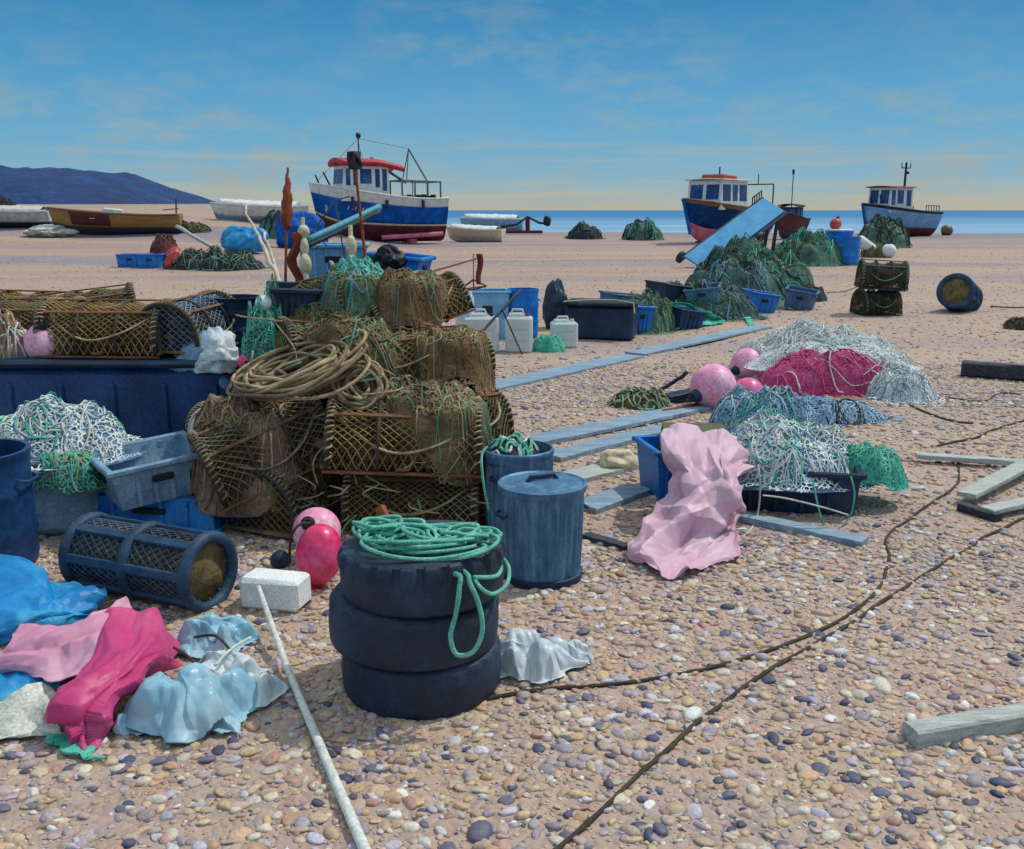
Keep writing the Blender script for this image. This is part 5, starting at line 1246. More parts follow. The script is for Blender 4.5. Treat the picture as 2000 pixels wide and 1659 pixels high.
for k_ in (.45, .62, .8): mb.tube([(Lp / 2 + .016 - (1 - k_) * .2, Rp * k_ * math.cos(q_ * PI / 12), Rp * k_ * math.sin(q_ * PI / 12)) for q_ in range(24)], .005, 4, closed=True)
mb.build('end_net', m['potnet'], t, angle=180)

p = G(530, 1203)
t = MB().box((0, 0, .075), (.29, .17, .15), (0, 0, 0), .018)
vs = t.v
t.v = [(x + .006 * noise.noise(Vector((x * 30, y * 30, z * 30))), y + .006 * noise.noise(Vector((y * 30, x * 30, z * 20))), z + (.008 * noise.noise(Vector((x * 22, z * 30, y * 30))) if z > .02 else 0)) for x, y, z in vs]
o = t.build('polystyrene_block', m['poly'], None, angle=30); o.location = p + Vector((.0, .1, .004)); o.rotation_euler = (0, 0, rad(-12)); tag(o, 'white polystyrene block beside the round pot', 'foam block')
p = G(617, 1166); buoy('pink_buoy', 'deep pink upright buoy with a red cap between the tyres and the foam block', p + Vector((0, .12, .165)), .112, m['buoyred'], (PI - .1, .1, 0), m['redtip'], 1.35, 'pink buoys')
p = G(605, 1110); buoy('pink_buoy', 'pale pink ball buoy behind the deep pink one', p + Vector((.02, .12, .155)), .126, m['buoyfade'], (.9, -.3, 0), m['black'], group='pink buoys')
stick_pts = [at(604, 1022, 4.6), at(585, 1025, 4.52), at(570, 1045, 4.5), at(566, 1075, 4.52), at(566, 1100, 4.56)]
o = MB().tube([crom(stick_pts, i / 16) - stick_pts[0] for i in range(17)], .007, 6).build('buoy_line', m['darkrope'], None, angle=180); o.location = stick_pts[0]; tag(o, 'short dark line curling over the pale pink ball buoy', 'rope')
p = G(548, 1112); buoy('black_float', 'small blue black float on the stones left of the pink buoys', p + Vector((0, 0, .045)), .05, m['darknavy'], (1.2, .4, 0), m['black'])

# ================================================================== tyres
tb = G(808, 1408); TR = .298
def tyre(label, loc, R, W, rot, mat, lug=True, seed=0):
    t = thing('tyre', label, 'tyre', loc, rot, 'stack of old tyres')
    n = 132
    prof = [(.58, -.42), (.60, -.5), (.70, -.5), (.82, -.515), (.92, -.48), (.965, -.43)]
    prof2 = [(.965, .43), (.92, .48), (.82, .515), (.70, .5), (.60, .5), (.58, .42), (.62, .3), (.80, .3), (.86, .15), (.86, -.15), (.80, -.3), (.62, -.3)]
    tread = [(.99, -.36), (1.0, -.24), (1.006, -.1), (1.008, 0), (1.006, .1), (1.0, .24), (.99, .36)]
    # sidewalls and inner lining
    MB().lathe([(r * R, z * W) for r, z in prof2 + prof], n, None, fn=lambda i, k, a: 1 + .004 * noise.noise(Vector((k * .2, i, seed)))).build('sidewall', mat, t, angle=50)
    tr_ = [(.935, -.465), (.972, -.42)] + tread + [(.972, .42), (.935, .465)]
    def fn(i, k, a):
        if i >= len(tr_) - 4 and lug: return 1.03 if (k % 6) < 4 else .975
        if i >= len(tr_) - 3: return 1.012 if (k % 6) < 4 else .985
        return 1
    MB().lathe([(r * R, z * W) for r, z in tr_], n, None, fn=fn).build('tread', mat, t, angle=25)
    return t
hz = [.095, .285, .475]
base = tb + Vector((0, .29, 0))
tyre('bottom tyre of the stack, half sunk in the pebbles', base + Vector((.005, .0, .09)), .305, .205, (0, 0, .3), m['rubber'], False, 1)
tyre('wide middle tyre of the stack jutting out to the left', base + Vector((-.02, .0, .282)), .322, .205, (rad(1), rad(2.5), 1.1), m['rubber'], False, 2)
tyre('top tyre of the stack with notched tread, under the teal rope', base + Vector((.015, .0, .480)), .308, .205, (rad(-1), rad(2.5), 2.0), m['rubber'], True, 3)
# teal rope on the tyres
topz = .585; tc0 = base + Vector((.015, 0, topz))
t = thing('teal_rope', 'tangled teal rope coiled on the top tyre with a long loop hanging down its front', 'rope', tc0)
rr = random.Random(4); mb = MB()
for (cx, cy, R_, n_) in ((-.15, .02, .085, 9), (-.05, -.06, .14, 7), (.1, -.04, .11, 6), (.17, -.02, .08, 6), (.03, -.1, .17, 4)):
    for i in range(n_):
        R1 = R_ * rr.uniform(.6, 1.15); ph = rr.uniform(0, 6); ox, oy = cx + rr.uniform(-.03, .03), cy + rr.uniform(-.03, .03)
        pts = []
        for k in range(36):
            a_ = 2 * PI * k / 36
            x = ox + R1 * 1.25 * math.cos(a_) * (1 + .1 * math.sin(2 * a_ + ph)); y = oy + R1 * .85 * math.sin(a_) * (1 + .1 * math.cos(3 * a_ + ph))
            pts.append((x, y, .012 + rr.uniform(0, .0) + i * .006 + .012 * math.sin(2 * a_ + ph)))
        mb.tube(pts, .0075, 6, closed=True)
mb.build('rope_turns', m['tealrope'], t, angle=180)
def tl(px, py, Y): return at(px, py, Y) - tc0
Yf = tc0.y - .315
hang = [tl(740, 1128, tc0.y - .12), tl(830, 1130, tc0.y - .2), tl(893, 1122, Yf + .03), tl(897, 1150, Yf - .005), tl(890, 1200, Yf - .012), tl(880, 1245, Yf - .02), tl(893, 1279, Yf - .02), tl(925, 1272, Yf - .015), tl(942, 1230, Yf + .0), tl(935, 1180, Yf + .01), tl(918, 1140, Yf + .02), tl(908, 1118, Yf + .06), tl(850, 1085, Yf + .25)]
MB().tube([crom(hang, i / 90) for i in range(91)], .009, 7).build('hanging_loop', m['tealrope'], t, angle=180)
hang = [tl(915, 1115, tc0.y - .2), tl(940, 1150, Yf + .05), tl(965, 1160, tc0.y - .19), tl(990, 1140, tc0.y - .12), tl(992, 1105, tc0.y - .0), tl(960, 1075, tc0.y + .02), tl(930, 1078, tc0.y - .0), tl(975, 1100, tc0.y - .04), tl(970, 1125, tc0.y - .14), tl(925, 1128, Yf + .07)]
MB().tube([crom(hang, i / 80) for i in range(81)], .008, 7).build('side_loop', m['tealrope'], t, angle=180)
beam('wooden_stake', 'rust red wooden stake standing inside the tyre stack', base + Vector((.0, .02, .36)), at(742, 990, base.y + .18), .035, .03, m['rustwood'], 'stake', .003, 2, up=(0, 1, 0.3))

# ================================================================== bins
def dustbin(label, loc, R, Hh, mat, band, lid=False, rot=0):
    t = thing('dustbin', label, 'dustbin', loc, (0, 0, rot), 'metal dustbins')
    n = 336
    pr = [(.94, 0), (.98, .01), (.98, .07), (.93, .075)] + [(.93 + .07 * i / 12, .08 + .82 * i / 12) for i in range(13)] + [(1.0, .91), (1.035, .93), (1.035, .97), (1.0, .985)]
    if not lid: pr += [(.97, .985), (.96, .9), (.9, .1), (0, .09)]
    else: pr += [(0, .985)]
    def fn(i, k, a): return 1 + (.026 * math.sin(a * 30) if 5 <= i <= 15 else 0)
    MB().lathe([(r * R, z * Hh) for r, z in pr], n, None, fn).build('bin_body', mat, t, angle=50)
    MB().lathe([(R * .985, -.002), (R * 1.0, .0), (R * 1.0, .075 * Hh), (R * .96, .082 * Hh), (R * .93, .04 * Hh)], 64, closed=True).build('base_band', band, t)
    for sg in (-1, 1):
        MB().tube([(sg * R * 1.0, -.05, Hh * .72), (sg * R * 1.12, -.045, Hh * .70), (sg * R * 1.12, .045, Hh * .70), (sg * R * 1.0, .05, Hh * .72)], .009, 6).build('handle', band, t)
    if lid:
        l = MB().lathe([(R * 1.06, Hh * .93), (R * 1.075, Hh * .94), (R * 1.075, Hh * .995), (R * 1.03, Hh * 1.0), (R * .98, Hh * .985), (R * .6, Hh * 1.01), (R * .2, Hh * 1.03), (0, Hh * 1.03)], 64).build('lid', mat, t, angle=40)
        MB().tube([(-R * .4, 0, Hh * 1.01), (-R * .3, 0, Hh * 1.06), (R * .3, 0, Hh * 1.06), (R * .4, 0, Hh * 1.01)], .012, 8).build('lid_handle', band, l)
    return t
pf = G(1068, 1150)
dustbin('ridged blue grey metal dustbin with its lid on, in front', pf + Vector((-.02, .17, 0)), .205, .49, m['galv'], m['galvdark'], True, .4)
pb_ = P3(1012, 5.3, .25); pb_.z = 0
dustbin('open dark dustbin with teal rope over its rim behind the lidded one', pb_, .195, .51, m['galv'], m['galvdark'], False, 1.0)
heap('teal_rope', 'teal and white rope stuffed in the mouth of the open dustbin', 'rope', pb_ + Vector((-.03, 0, .45)), .16, .15, .1, m['darknet'], [m['tealrope'], m['whiterope']], 51, n=40, r=.008, parts=('rope_mass', 'rope_turns'))
o = MB().tube([crom([pb_ + Vector(v) for v in ((-.17, -.1, .53), (-.2, -.15, .49), (-.19, -.22, .36), (-.16, -.23, .2))], i / 20) - pb_ for i in range(21)], .008, 6).build('teal_rope', m['tealrope'], None, angle=180); o.location = pb_; tag(o, 'teal rope end hanging down the left side of the open dustbin', 'rope')

# ================================================================== cloths at the lower left
cloth('tarpaulin', 'azure blue tarpaulin crumpled at the left edge beside the magenta sheet', 'tarpaulin', [[(-80, 1110, .14), (60, 1108, .16), (120, 1128, .12), (200, 1150, .1)], [(-80, 1150, .12), (60, 1150, .14), (130, 1160, .13), (208, 1172, .07)], [(-80, 1200, .1), (40, 1200, .12), (120, 1200, .1), (190, 1200, .03)], [(-80, 1260, .03), (20, 1250, .03), (90, 1230, .03), (150, 1225, .02)]], m['azure'], .035, 4.5, 1, 90, 90, .003, ang=4)
cloth('tarpaulin', 'dull azure tarpaulin corner under the magenta sheet at the left edge', 'tarpaulin', [[(-60, 1280, .05), (30, 1285, .05), (110, 1290, .05)], [(-60, 1330, .05), (30, 1335, .05), (115, 1335, .05)], [(-60, 1375, .01), (30, 1372, .01), (100, 1362, .01)]], m['azure'], .02, 7, 2, 40, 30)
cloth('pink_sheet', 'light pink sheet lying to the left behind the magenta sheet', 'sheet', [[(40, 1215, .1), (120, 1218, .12), (190, 1205, .13), (250, 1178, .1)], [(10, 1250, .12), (85, 1240, .14), (170, 1235, .16), (262, 1215, .16)], [(-30, 1285, .08), (60, 1280, .11), (130, 1270, .14), (215, 1250, .18)], [(-40, 1312, .02), (40, 1318, .06), (100, 1325, .1), (180, 1300, .16)]], m['pink'], .03, 4, 3, 90, 80, .003, ang=3.2)
cloth('magenta_sheet', 'bright magenta sheet folded over a hump at the lower left', 'sheet', [[(215, 1215, .16), (255, 1190, .19), (300, 1190, .18), (342, 1232, .06)], [(175, 1275, .18), (235, 1262, .22), (300, 1255, .21), (345, 1290, .05)], [(125, 1335, .17), (195, 1322, .2), (258, 1322, .17), (285, 1332, .04)], [(95, 1395, .08), (150, 1400, .12), (190, 1390, .11), (222, 1385, .03)], [(105, 1415, .01), (145, 1450, .02), (168, 1462, .02), (195, 1425, .01)]], m['magenta'], .03, 4.2, 4, 90, 100, .003, 1.2, ang=3)
for (px, py, rx, ry, h_, mt, sd, lb) in (
    (405, 1290, .15, .13, .11, m['bluebag'], 21, 'pale blue plastic bag knotted behind the others at the lower left'),
    (350, 1440, .22, .17, .15, m['bluebag'], 22, 'large pale blue plastic bag with dark creases right of the magenta sheet'),
    (478, 1390, .13, .12, .08, m['plasticbag'], 23, 'white plastic bag curled open near the white pole'),
    (425, 1365, .17, .12, .12, m['plasticbag'], 24, 'white blue plastic bag between the knotted one and the curled one'),
    (262, 1442, .085, .06, .06, m['bluebag'], 25, 'small pale blue bag lying flat in front of the large one')):
    sheetbag(lb, G(px, py), rx, ry, h_, mt, sd)
for (a_, lb) in ((((340, 1265), (375, 1290), (392, 1335)), 'dark twig lying across the knotted pale blue bag'), (((378, 1245), (420, 1242), (450, 1270)), 'dark line curving over the pale blue bags at the back'), (((490, 1245), (452, 1268), (420, 1300)), 'white stick bridging two of the plastic bags')):
    P_ = [onz(px, py, .13) for px, py in a_]
    o = MB().tube([crom(P_, i / 14) - P_[0] for i in range(15)], .006, 6).build('twig', m['darkrope'] if 'dark' in lb else m['whitepole'], None, angle=180); o.location = P_[0]; tag(o, lb, 'twig')
cloth('canvas_cloth', 'grey white canvas cloth at the left edge below the tarpaulin corner', 'cloth', [[(-70, 1375, .06), (20, 1362, .07), (75, 1345, .06), (105, 1370, .03)], [(-70, 1410, .05), (20, 1400, .06), (85, 1395, .05), (120, 1420, .03)], [(-70, 1455, .01), (20, 1448, .01), (90, 1440, .01), (140, 1445, .01)]], m['canvas'], .022, 7, 5, 70, 60, .003, ang=4)
smooth_net('teal_net', 'teal net scrap on the pebbles in front of the canvas cloth', [[(85, 1432, .02), (125, 1440, .02), (150, 1452, .02)], [(95, 1455, .01), (150, 1478, .01), (200, 1490, .01)]], m['tealnet'], .012, 6, 9)
# white bag right of the tyres
sheetbag('white crumpled bag on the pebbles right of the tyre stack', G(1040, 1335), .16, .14, .12, m['plasticbag'], 26, 'white bags beside the tyres')
sheetbag('small white bag end beside the crumpled bag right of the tyres', G(1122, 1305), .08, .06, .07, m['plasticbag'], 27, 'white bags beside the tyres')

# ================================================================== poles, planks, ropes on the ground
a = G(508, 1203); bq = onz(725, 1700, 0)
pts = [a + Vector((0, 0, .13)), a * .66 + bq * .34 + Vector((0, 0, .05)), a * .33 + bq * .67 + Vector((0, 0, .03)), bq + Vector((0, 0, .02))]
o = MB().tube([crom(pts, i / 24) - a for i in range(25)], [.012 + .006 * i / 24 for i in range(25)], 10).build('white_pole', m['whitepole'], None, angle=180); o.location = a; tag(o, 'long white painted pole running from the foam block to the bottom edge', 'pole')
beam('timber_beam', 'pale grey square timber at the bottom right edge', G(1768, 1462) + Vector((.02, .02, .03)), G(2080, 1402) + Vector((0, 0, .03)), .085, .07, m['greywood'], 'timber', .003, 4)
beam('timber_beam', 'black tarred beam at the right edge beyond the white nets', G(1885, 738) + Vector((0, .1, .09)), G(2060, 752) + Vector((0, .1, .09)), .17, .16, m['blackwood'], 'timber', .008, 5)
beam('plank', 'thin pale plank at the right edge above the broken pallet', G(1788, 903) + Vector((0, 0, .05)), G(2080, 925) + Vector((0, 0, .05)), .09, .035, m['greywood'], 'plank', .004, 6, group='loose planks')
beam('plank', 'upper pale slat of the broken pallet at the right edge', G(1885, 990) + Vector((0, 0, .07)), G(2010, 925) + Vector((0, 0, .08)), .12, .03, m['greywood'], 'plank', .004, 7, group='loose planks')
beam('plank', 'lower pale slat of the broken pallet at the right edge', G(1925, 1015) + Vector((0, 0, .05)), G(2060, 985) + Vector((0, 0, .05)), .1, .03, m['greywood'], 'plank', .004, 8, group='loose planks')
beam('plank', 'dark slate block under the pale pallet slats at the right edge', G(1875, 998) + Vector((0, 0, .025)), G(1950, 1020) + Vector((0, 0, .025)), .07, .05, m['blackwood'], 'plank', .004, 9, group='loose planks')
# long weathered boards laid on the beach
def board(label, pa, pb, w, h, mat, seed):
    return beam('track_board', label, G(*pa) + Vector((0, 0, h * .45)), G(*pb) + Vector((0, 0, h * .45)), w, h, mat, 'board', .006, seed, 'weathered boards laid as a boat track')
board('far blue grey track board running from the stack up to the white nets', (880, 776), (1235, 698), .34, .03, m['bluewood'], 11)
board('second length of the far track board, nearer the white nets', (1240, 694), (1490, 640), .3, .03, m['bluewood'], 12)
board('pale blue grey track board in the middle behind the dustbins', (950, 885), (1370, 798), .26, .035, m['bluewood'], 13)
board('darker track board just in front of the pale middle one', (1075, 900), (1300, 842), .2, .04, m['slate'] if False else m['bluewood'], 14)
board('weathered track board running past the lidded dustbin to the pink sheet', (1090, 945), (1260, 905), .22, .04, m['greywood'], 15)
board('low track board behind the lidded dustbin near the pebbles', (1140, 1000), (1250, 960), .2, .04, m['bluewood'], 16)
board('dark board at the right foot of the lidded dustbin', (1145, 1052), (1225, 1075), .07, .03, m['blackwood'], 17)  # narrow strip in the dark timber colour
board('blue grey board under the black crate of netting', (1425, 1012), (1690, 1068), .12, .04, m['bluewood'], 18)
bag('boulder', 'rounded beige boulder between the track boards and the blue box', 'boulder', G(1205, 918), (.13, .1, .09), m['cream'], 31, .1, .05)
ground_rope('ground_rope', 'dark rope running from the tyre stack in a long bend to the right', [(950, 1370), (1080, 1350), (1250, 1335), (1400, 1305), (1560, 1255), (1680, 1190), (1735, 1110), (1735, 1050), (1800, 1000), (1870, 945), (1868, 905)], .0085, m['darkrope'], seed=1, n=150)
ground_rope('ground_rope', 'dark rope running straight from the bottom edge up to the right edge', [(1060, 1690), (1180, 1585), (1330, 1450), (1480, 1330), (1660, 1220), (1830, 1110), (1960, 1035), (2060, 985)], .009, m['darkrope'], seed=2, n=150)
ground_rope('ground_rope', 'dark rope trailing from the white nets to the right', [(1735, 768), (1780, 795), (1850, 822), (1900, 830)], .01, m['darkrope'], seed=3, n=40)
ground_rope('ground_rope', 'tarred line crossing above the thin pale plank at the right', [(1830, 873), (1900, 858), (1960, 836), (2060, 800)], .01, m['darkrope'], seed=4, n=40)
ground_rope('ground_rope', 'faint dark line on the shingle below the black beam', [(1850, 778), (1920, 786), (1960, 770), (2060, 780)], .008, m['darkrope'], seed=5, n=40)
ground_rope('ground_rope', 'dark line running from the lone round creel to the right edge', [(1935, 600), (1980, 602), (2060, 600)], .014, m['darkrope'], seed=6, n=30)
ground_rope('ground_rope', 'thin line from the dark net bundle to the stacked creels', [(1612, 572), (1650, 570), (1690, 553)], .012, m['darkrope'], seed=7, n=30)

# ================================================================== right: creels, white nets, buoys, crate, pink sheet
p = G(1722, 618)
c1 = creel_proto('creel', 'dark upright creel, lower one of the stacked pair on the right', .78, .62, .42, m['olivenet'], m['darknet'], m['blackwood'], m['hoop'], m['greenrope'], 5, p + Vector((0, .3, 0)), (0, 0, rad(8)), .05)
c1['group'] = 'creels standing on the right'
c1.scale = (.82, .95, 1.05)
dup(c1, p + Vector((.05, .30, .445)), (0, rad(3), rad(-10)), 'dark creel with a blunt top, upper one of the stacked pair on the right', scale=(.96, 1.05, 1.15))
p = G(1886, 612)
dup(bpy.data.objects['round_pot'], p + Vector((0, .3, .3)), (rad(20), rad(-16), rad(-128)), 'round pot tipped up alone near the right edge with its mouth towards the viewer', scale=(.95, 1.7, 1.7))
p = G(1990, 645); heap('net_heap', 'small olive net lump at the right edge beyond the black beam', 'net heap', p + Vector((.08, .15, 0)), .22, .2, .17, m['olivenet'], [m['darkrope']], 61, n=16, r=.01, group='net heaps along the beach')
# white nets over magenta bag
pw = G(1640, 778)
heap('net_heap', 'magenta net bag bulging under the white nets', 'net heap', pw + Vector((.02, .42, 0)), .78, .36, .36, m['crimson'], [m['crimson'], m['whiterope'], m['crimson']], 62, n=60, r=.007, group='net heaps on the right', lump=.3, net=m['N_crimson'])
heap('net_heap', 'large frothy white net pile draped over the magenta bag', 'net heap', pw + Vector((.1, 1.22, 0)), .98, .72, .50, m['whitenet'], [m['whitenet'], m['whiterope'], m['whitenet'], m['whitenet']], 63, n=380, r=.005, steep=.5, group='net heaps on the right', lump=.28, loops=.85, net=m['N_white'])
heap('net_heap', 'white net strip lying along the crest of the magenta bag', 'net heap', pw + Vector((.12, .62, .30)), .72, .22, .14, m['whitenet'], [m['whitenet'], m['whiterope'], m['bluenet']], 69, n=150, r=.005, group='net heaps on the right', lump=.5, loops=.85, net=m['N_white'], skirt=.1)
heap('net_heap', 'white net tail falling to the right of the magenta bag', 'net heap', G(1790, 790) + Vector((-.02, .35, 0)), .3, .42, .26, m['whitenet'], [m['whiterope'], m['whitenet'], m['bluenet']], 64, n=140, r=.005, group='net heaps on the right', net=m['N_white'])
heap('net_heap', 'blue grey net pile lying in front of the magenta bag', 'net heap', G(1615, 832) + Vector((0, .28, 0)), .6, .3, .17, m['bluenet'], [m['bluenet'], m['whitenet'], m['darkrope'], m['bluenet']], 65, n=150, r=.005, group='net heaps on the right', net=m['N_blue'])
for (px, py, r_, mt, tl_, lb) in (
    (1464, 745, .175, m['buoyfade'], (.35, -1.9, .2), 'pink ball buoy at the left end of the white nets'),
    (1507, 752, .15, m['buoy'], (-.3, 1.7, 0), 'rose ball buoy half under the white nets'),
    (1398, 804, .215, m['buoyfade'], (.35, -1.9, .2), 'largest pink ball buoy in front of the left group'),
    (1465, 803, .15, m['buoy'], (.35, -1.9, .2), 'smaller rose ball buoy right of the largest one'),
    (1757, 762, .14, m['buoy'], (-.3, 1.7, 0), 'rose ball buoy at the right end of the magenta bag')):
    buoy('pink_buoy', lb, G(px, py) + Vector((0, r_ * .8, r_ * .93)), r_, mt, tl_, m['darknavy'], group='pink buoys')
# green rope tangle, stick and board
heap('rope_tangle', 'green rope tangle alone on the shingle left of the pink buoys', 'rope', G(1258, 800) + Vector((0, .2, 0)), .3, .24, .14, m['olivenet'], [m['tealrope'], m['greenrope'], m['darkrope'], m['tanrope']], 66, n=60, r=.009, parts=('rope_mass', 'rope_turns'), loops=.9)
stick('wooden_stick', 'stubby dark stick pointing up right from the green rope tangle', G(1285, 775) + Vector((0, 0, .05)), at(1343, 728, 9.4), .02, m['blackwood'])
beam('plank', 'short dark blue board beside the largest pink buoy', G(1302, 790) + Vector((0, .05, .05)), G(1372, 785) + Vector((0, .1, .09)), .16, .06, m['darknavy'], 'plank', .004, 21, group='loose planks')
stick('wooden_stick', 'rusty red rod on the end of the pale middle board', G(1295, 812) + Vector((0, 0, .04)), G(1372, 797) + Vector((0, 0, .05)), .018, m['rustwood'])
# black crate with nets
pc = G(1570, 1020)
fish_box('net_crate', 'black crate brimming with white and teal netting on the right', pc + Vector((0, .42, 0)), .76, .5, .27, m['darknavy'], (0, 0, rad(-11)), .03, group='fish boxes lying about the beach', cat='crate')
heap('net_heap', 'white and blue netting piled in the black crate', 'net heap', pc + Vector((-.02, .45, .22)), .47, .33, .25, m['bluenet'], [m['whitenet'], m['bluenet'], m['tealnet'], m['whiterope'], m['whitenet']], 67, n=260, r=.005, group='net heaps on the right', lump=.4, loops=.8, net=m['N_white'], skirt=.06)
heap('net_heap', 'pale blue net tail behind the black crate under the pink buoys', 'net heap', G(1470, 868) + Vector((.1, .25, 0)), .45, .32, .36, m['bluenet'], [m['whitenet'], m['bluenet'], m['tealnet']], 68, n=140, r=.005, group='net heaps on the right', net=m['N_blue'])
heap('teal_net', 'teal net flap hanging off the right end of the black crate', 'net', P3(1700, 5.85, .27), .19, .17, .1, m['tealnet'], [m['tealrope'], m['tealnet'], m['greenrope']], 71, n=70, r=.005, lump=.5, net=m['N_teal'], skirt=.12)
pr0 = [(1478, 905, .36), (1482, 940, .26), (1480, 985, .1), (1470, 1020, .02), (1440, 1050, .01), (1380, 1058, .01)]
P_ = [onz(*v) + Vector((0, -.03, 0)) for v in pr0]; P_[-3].z = .012; P_[-2].z = .012; P_[-1].z = .012
o = MB().tube([crom(P_, i / 40) - P_[0] for i in range(41)], .006, 6).build('white_line', m['whiterope'], None, angle=180); o.location = P_[0]; tag(o, 'white line hanging from the crate netting down to the shingle', 'rope')
for (pl, mt, lb) in (([(1655, 925, .3), (1662, 960, .2), (1655, 1000, .06), (1640, 1020, .01)], m['tealrope'], 'teal line hanging down the right front of the black crate'), ([(1580, 930, .3), (1592, 985, .14), (1602, 1020, .03)], m['tealrope'], 'teal line hanging down the middle of the black crate'), ([(1485, 962, .22), (1530, 968, .2), (1600, 985, .16), (1650, 1000, .1)], m['whiterope'], 'white line slung across the front of the black crate')):
    P_ = [onz(*v) + Vector((0, -.06, 0)) for v in pl]
    o = MB().tube([crom(P_, i / 30) - P_[0] for i in range(31)], .005, 6).build('crate_line', mt, None, angle=180); o.location = P_[0]; tag(o, lb, 'rope')
# blue box behind the pink sheet
fish_box('fish_box', 'narrow bright blue box upright behind the pale pink sheet', G(1300, 985) + Vector((.02, .25, 0)), .18, .36, .33, m['blue'], (0, 0, .2), group='fish boxes lying about the beach', slots=False)
fish_box('fish_box', 'olive box under the pale pink sheet behind the black crate', G(1365, 985) + Vector((.02, .35, 0)), .4, .38, .4, m['olivepaint'], (0, 0, -.1), group='fish boxes lying about the beach', upturned=True)
cloth('pink_sheet', 'pale pink plastic sheet draped over a box and trailing on the shingle', 'sheet', [
    [(1292, 842, .46), (1332, 836, .49), (1372, 848, .44), (1412, 828, .52), (1478, 880, .36)],
    [(1296, 892, .41), (1335, 884, .45), (1385, 892, .43), (1420, 892, .44), (1478, 900, .33)],
    [(1304, 945, .28), (1345, 940, .34), (1395, 938, .35), (1430, 945, .33), (1440, 940, .28)],
    [(1280, 1000, .15), (1325, 1000, .19), (1385, 990, .22), (1428, 1000, .18), (1442, 1000, .13)],
    [(1248, 1050, .06), (1305, 1050, .09), (1360, 1042, .10), (1402, 1050, .05), (1440, 1010, .04)],
    [(1220, 1092, .01), (1275, 1095, .03), (1325, 1088, .04), (1378, 1085, .02), (1440, 1090, .01)],
    [(1238, 1104, .01), (1290, 1124, .01), (1305, 1138, .01), (1352, 1128, .01), (1402, 1100, .01)]], m['palepink'], .05, 3.6, 9, 120, 140, .002, 1.3, ang=4)

# ================================================================== light, sky, camera
SUN_EL, SUN_AZ = rad(56), rad(62)          # azimuth measured from +Y towards +X
sd = bpy.data.lights.new('sun', 'SUN'); sd.energy = 2.6; sd.angle = rad(.6); sd.color = (1, .95, .86)
so = bpy.data.objects.new('sun', sd); COL.objects.link(so)
sv = Vector((math.sin(SUN_AZ) * math.cos(SUN_EL), math.cos(SUN_AZ) * math.cos(SUN_EL), math.sin(SUN_EL)))
so.rotation_euler = sv.to_track_quat('Z', 'Y').to_euler(); so.location = (5, 8, 12)
w = bpy.data.worlds.new('World'); scene.world = w; w.use_nodes = True
t = w.node_tree; bg = t.nodes['Background']; bg.inputs[1].default_value = .1
sk = t.nodes.new('ShaderNodeTexSky'); sk.sky_type = 'NISHITA'; sk.sun_disc = False; sk.sun_elevation = SUN_EL; sk.sun_rotation = SUN_AZ
tcw = t.nodes.new('ShaderNodeTexCoord'); sx = t.nodes.new('ShaderNodeSeparateXYZ'); t.links.new(tcw.outputs['Generated'], sx.inputs[0])
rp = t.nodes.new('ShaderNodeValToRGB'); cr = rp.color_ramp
SKY = [(0.0, (188, 186, 168)), (.012, (168, 186, 186)), (.03, (134, 182, 206)), (.065, (104, 174, 212)), (.12, (76, 160, 208)), (.19, (40, 136, 190)), (.3, (90, 160, 206)), (.5, (200, 222, 236)), (1, (222, 234, 242))]  # overhead stops, out of frame, are brightened to lift the ambient light
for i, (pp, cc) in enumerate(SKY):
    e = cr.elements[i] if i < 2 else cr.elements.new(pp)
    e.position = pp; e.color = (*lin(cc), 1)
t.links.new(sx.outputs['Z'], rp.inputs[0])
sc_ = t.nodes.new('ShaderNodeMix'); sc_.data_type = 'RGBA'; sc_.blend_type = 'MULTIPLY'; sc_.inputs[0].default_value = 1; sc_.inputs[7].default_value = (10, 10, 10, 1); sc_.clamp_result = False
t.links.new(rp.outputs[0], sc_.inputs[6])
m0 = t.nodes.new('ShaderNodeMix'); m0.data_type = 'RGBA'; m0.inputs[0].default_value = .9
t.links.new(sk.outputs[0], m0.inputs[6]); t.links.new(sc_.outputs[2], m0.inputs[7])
# thin broken cloud, warm grey, denser towards the horizon
mp = t.nodes.new('ShaderNodeMapping'); mp.inputs['Scale'].default_value = (7, 7, 19); t.links.new(tcw.outputs['Generated'], mp.inputs[0])
n1 = t.nodes.new('ShaderNodeTexNoise'); n1.inputs['Scale'].default_value = 2.4; n1.inputs['Detail'].default_value = 9; n1.inputs['Roughness'].default_value = .62; t.links.new(mp.outputs[0], n1.inputs['Vector'])
r1 = t.nodes.new('ShaderNodeMapRange'); r1.inputs['From Min'].default_value = .45; r1.inputs['From Max'].default_value = .70; t.links.new(n1.outputs['Fac'], r1.inputs[0])
hz_ = t.nodes.new('ShaderNodeMapRange'); hz_.inputs['From Min'].default_value = .0; hz_.inputs['From Max'].default_value = .2; hz_.inputs['To Min'].default_value = .85; hz_.inputs['To Max'].default_value = .2; t.links.new(sx.outputs['Z'], hz_.inputs[0])
mu = t.nodes.new('ShaderNodeMath'); mu.operation = 'MULTIPLY'; n2 = t.nodes.new('ShaderNodeTexNoise'); n2.inputs['Scale'].default_value = .45; n2.inputs['Detail'].default_value = 3; t.links.new(mp.outputs[0], n2.inputs['Vector'])
r2 = t.nodes.new('ShaderNodeMapRange'); r2.inputs['From Min'].default_value = .38; r2.inputs['From Max'].default_value = .6; r2.inputs['To Min'].default_value = .25; t.links.new(n2.outputs['Fac'], r2.inputs[0])
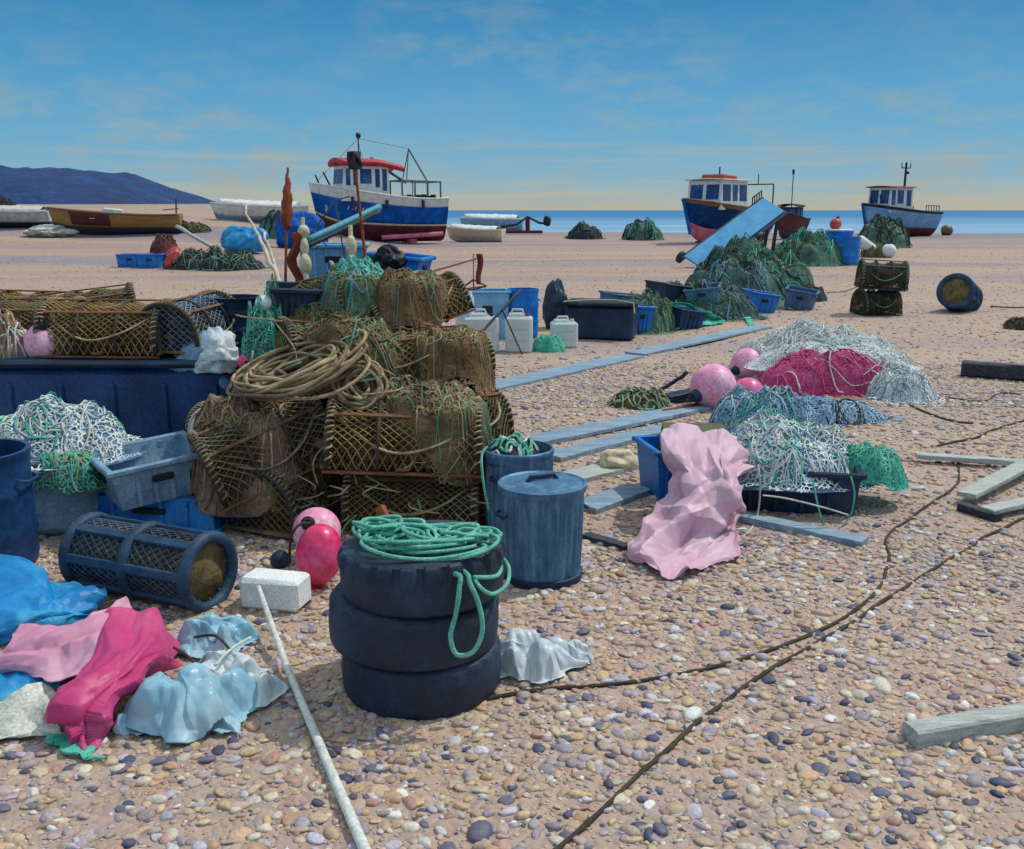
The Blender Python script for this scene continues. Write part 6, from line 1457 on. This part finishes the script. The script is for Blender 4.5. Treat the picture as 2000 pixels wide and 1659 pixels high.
mq = t.nodes.new('ShaderNodeMath'); mq.operation = 'MULTIPLY'; t.links.new(r1.outputs[0], mq.inputs[0]); t.links.new(r2.outputs[0], mq.inputs[1]); t.links.new(mq.outputs[0], mu.inputs[0]); t.links.new(hz_.outputs[0], mu.inputs[1])
m1 = t.nodes.new('ShaderNodeMix'); m1.data_type = 'RGBA'; t.links.new(mu.outputs[0], m1.inputs[0]); t.links.new(m0.outputs[2], m1.inputs[6]); cl = lin((170, 178, 170)); m1.inputs[7].default_value = (cl[0] * 10, cl[1] * 10, cl[2] * 10, 1)
mp5 = t.nodes.new('ShaderNodeMapping'); mp5.inputs['Scale'].default_value = (3, 3, 70); t.links.new(tcw.outputs['Generated'], mp5.inputs[0])
n5 = t.nodes.new('ShaderNodeTexNoise'); n5.inputs['Scale'].default_value = 1.3; n5.inputs['Detail'].default_value = 4; t.links.new(mp5.outputs[0], n5.inputs['Vector'])
r5 = t.nodes.new('ShaderNodeMapRange'); r5.inputs['From Min'].default_value = .5; r5.inputs['From Max'].default_value = .62; t.links.new(n5.outputs['Fac'], r5.inputs[0])
h5 = t.nodes.new('ShaderNodeMapRange'); h5.inputs['From Min'].default_value = .09; h5.inputs['From Max'].default_value = .02; t.links.new(sx.outputs['Z'], h5.inputs[0])
q5 = t.nodes.new('ShaderNodeMath'); q5.operation = 'MULTIPLY'; t.links.new(r5.outputs[0], q5.inputs[0]); t.links.new(h5.outputs[0], q5.inputs[1])
q6 = t.nodes.new('ShaderNodeMath'); q6.operation = 'MULTIPLY'; q6.inputs[1].default_value = .45; t.links.new(q5.outputs[0], q6.inputs[0])
m5 = t.nodes.new('ShaderNodeMix'); m5.data_type = 'RGBA'; t.links.new(q6.outputs[0], m5.inputs[0]); t.links.new(m1.outputs[2], m5.inputs[6]); cl = lin((196, 186, 158)); m5.inputs[7].default_value = (cl[0] * 10, cl[1] * 10, cl[2] * 10, 1)
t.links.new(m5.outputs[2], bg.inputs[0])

cd = bpy.data.cameras.new('camera'); cd.sensor_width = 36; cd.lens = 36 * F / 2000; cd.clip_start = .05; cd.clip_end = 90000
co = bpy.data.objects.new('camera', cd); COL.objects.link(co); co.location = CAM; co.rotation_euler = (PI / 2 - PITCH, 0, 0); scene.camera = co
scene.view_settings.view_transform = 'Standard'; scene.view_settings.look = 'None'; scene.view_settings.exposure = -.1; scene.view_settings.gamma = 1
scene.cycles.max_bounces = 6; scene.cycles.diffuse_bounces = 3; scene.cycles.glossy_bounces = 3; scene.cycles.transmission_bounces = 4
scene.cycles.use_denoising = True
for k_, v_ in LABELS.items():
    if len(v_) > 1: print('DUPLICATE LABEL', k_)
    if not 4 <= len(k_.split()) <= 16: print('LABEL LENGTH', len(k_.split()), k_)
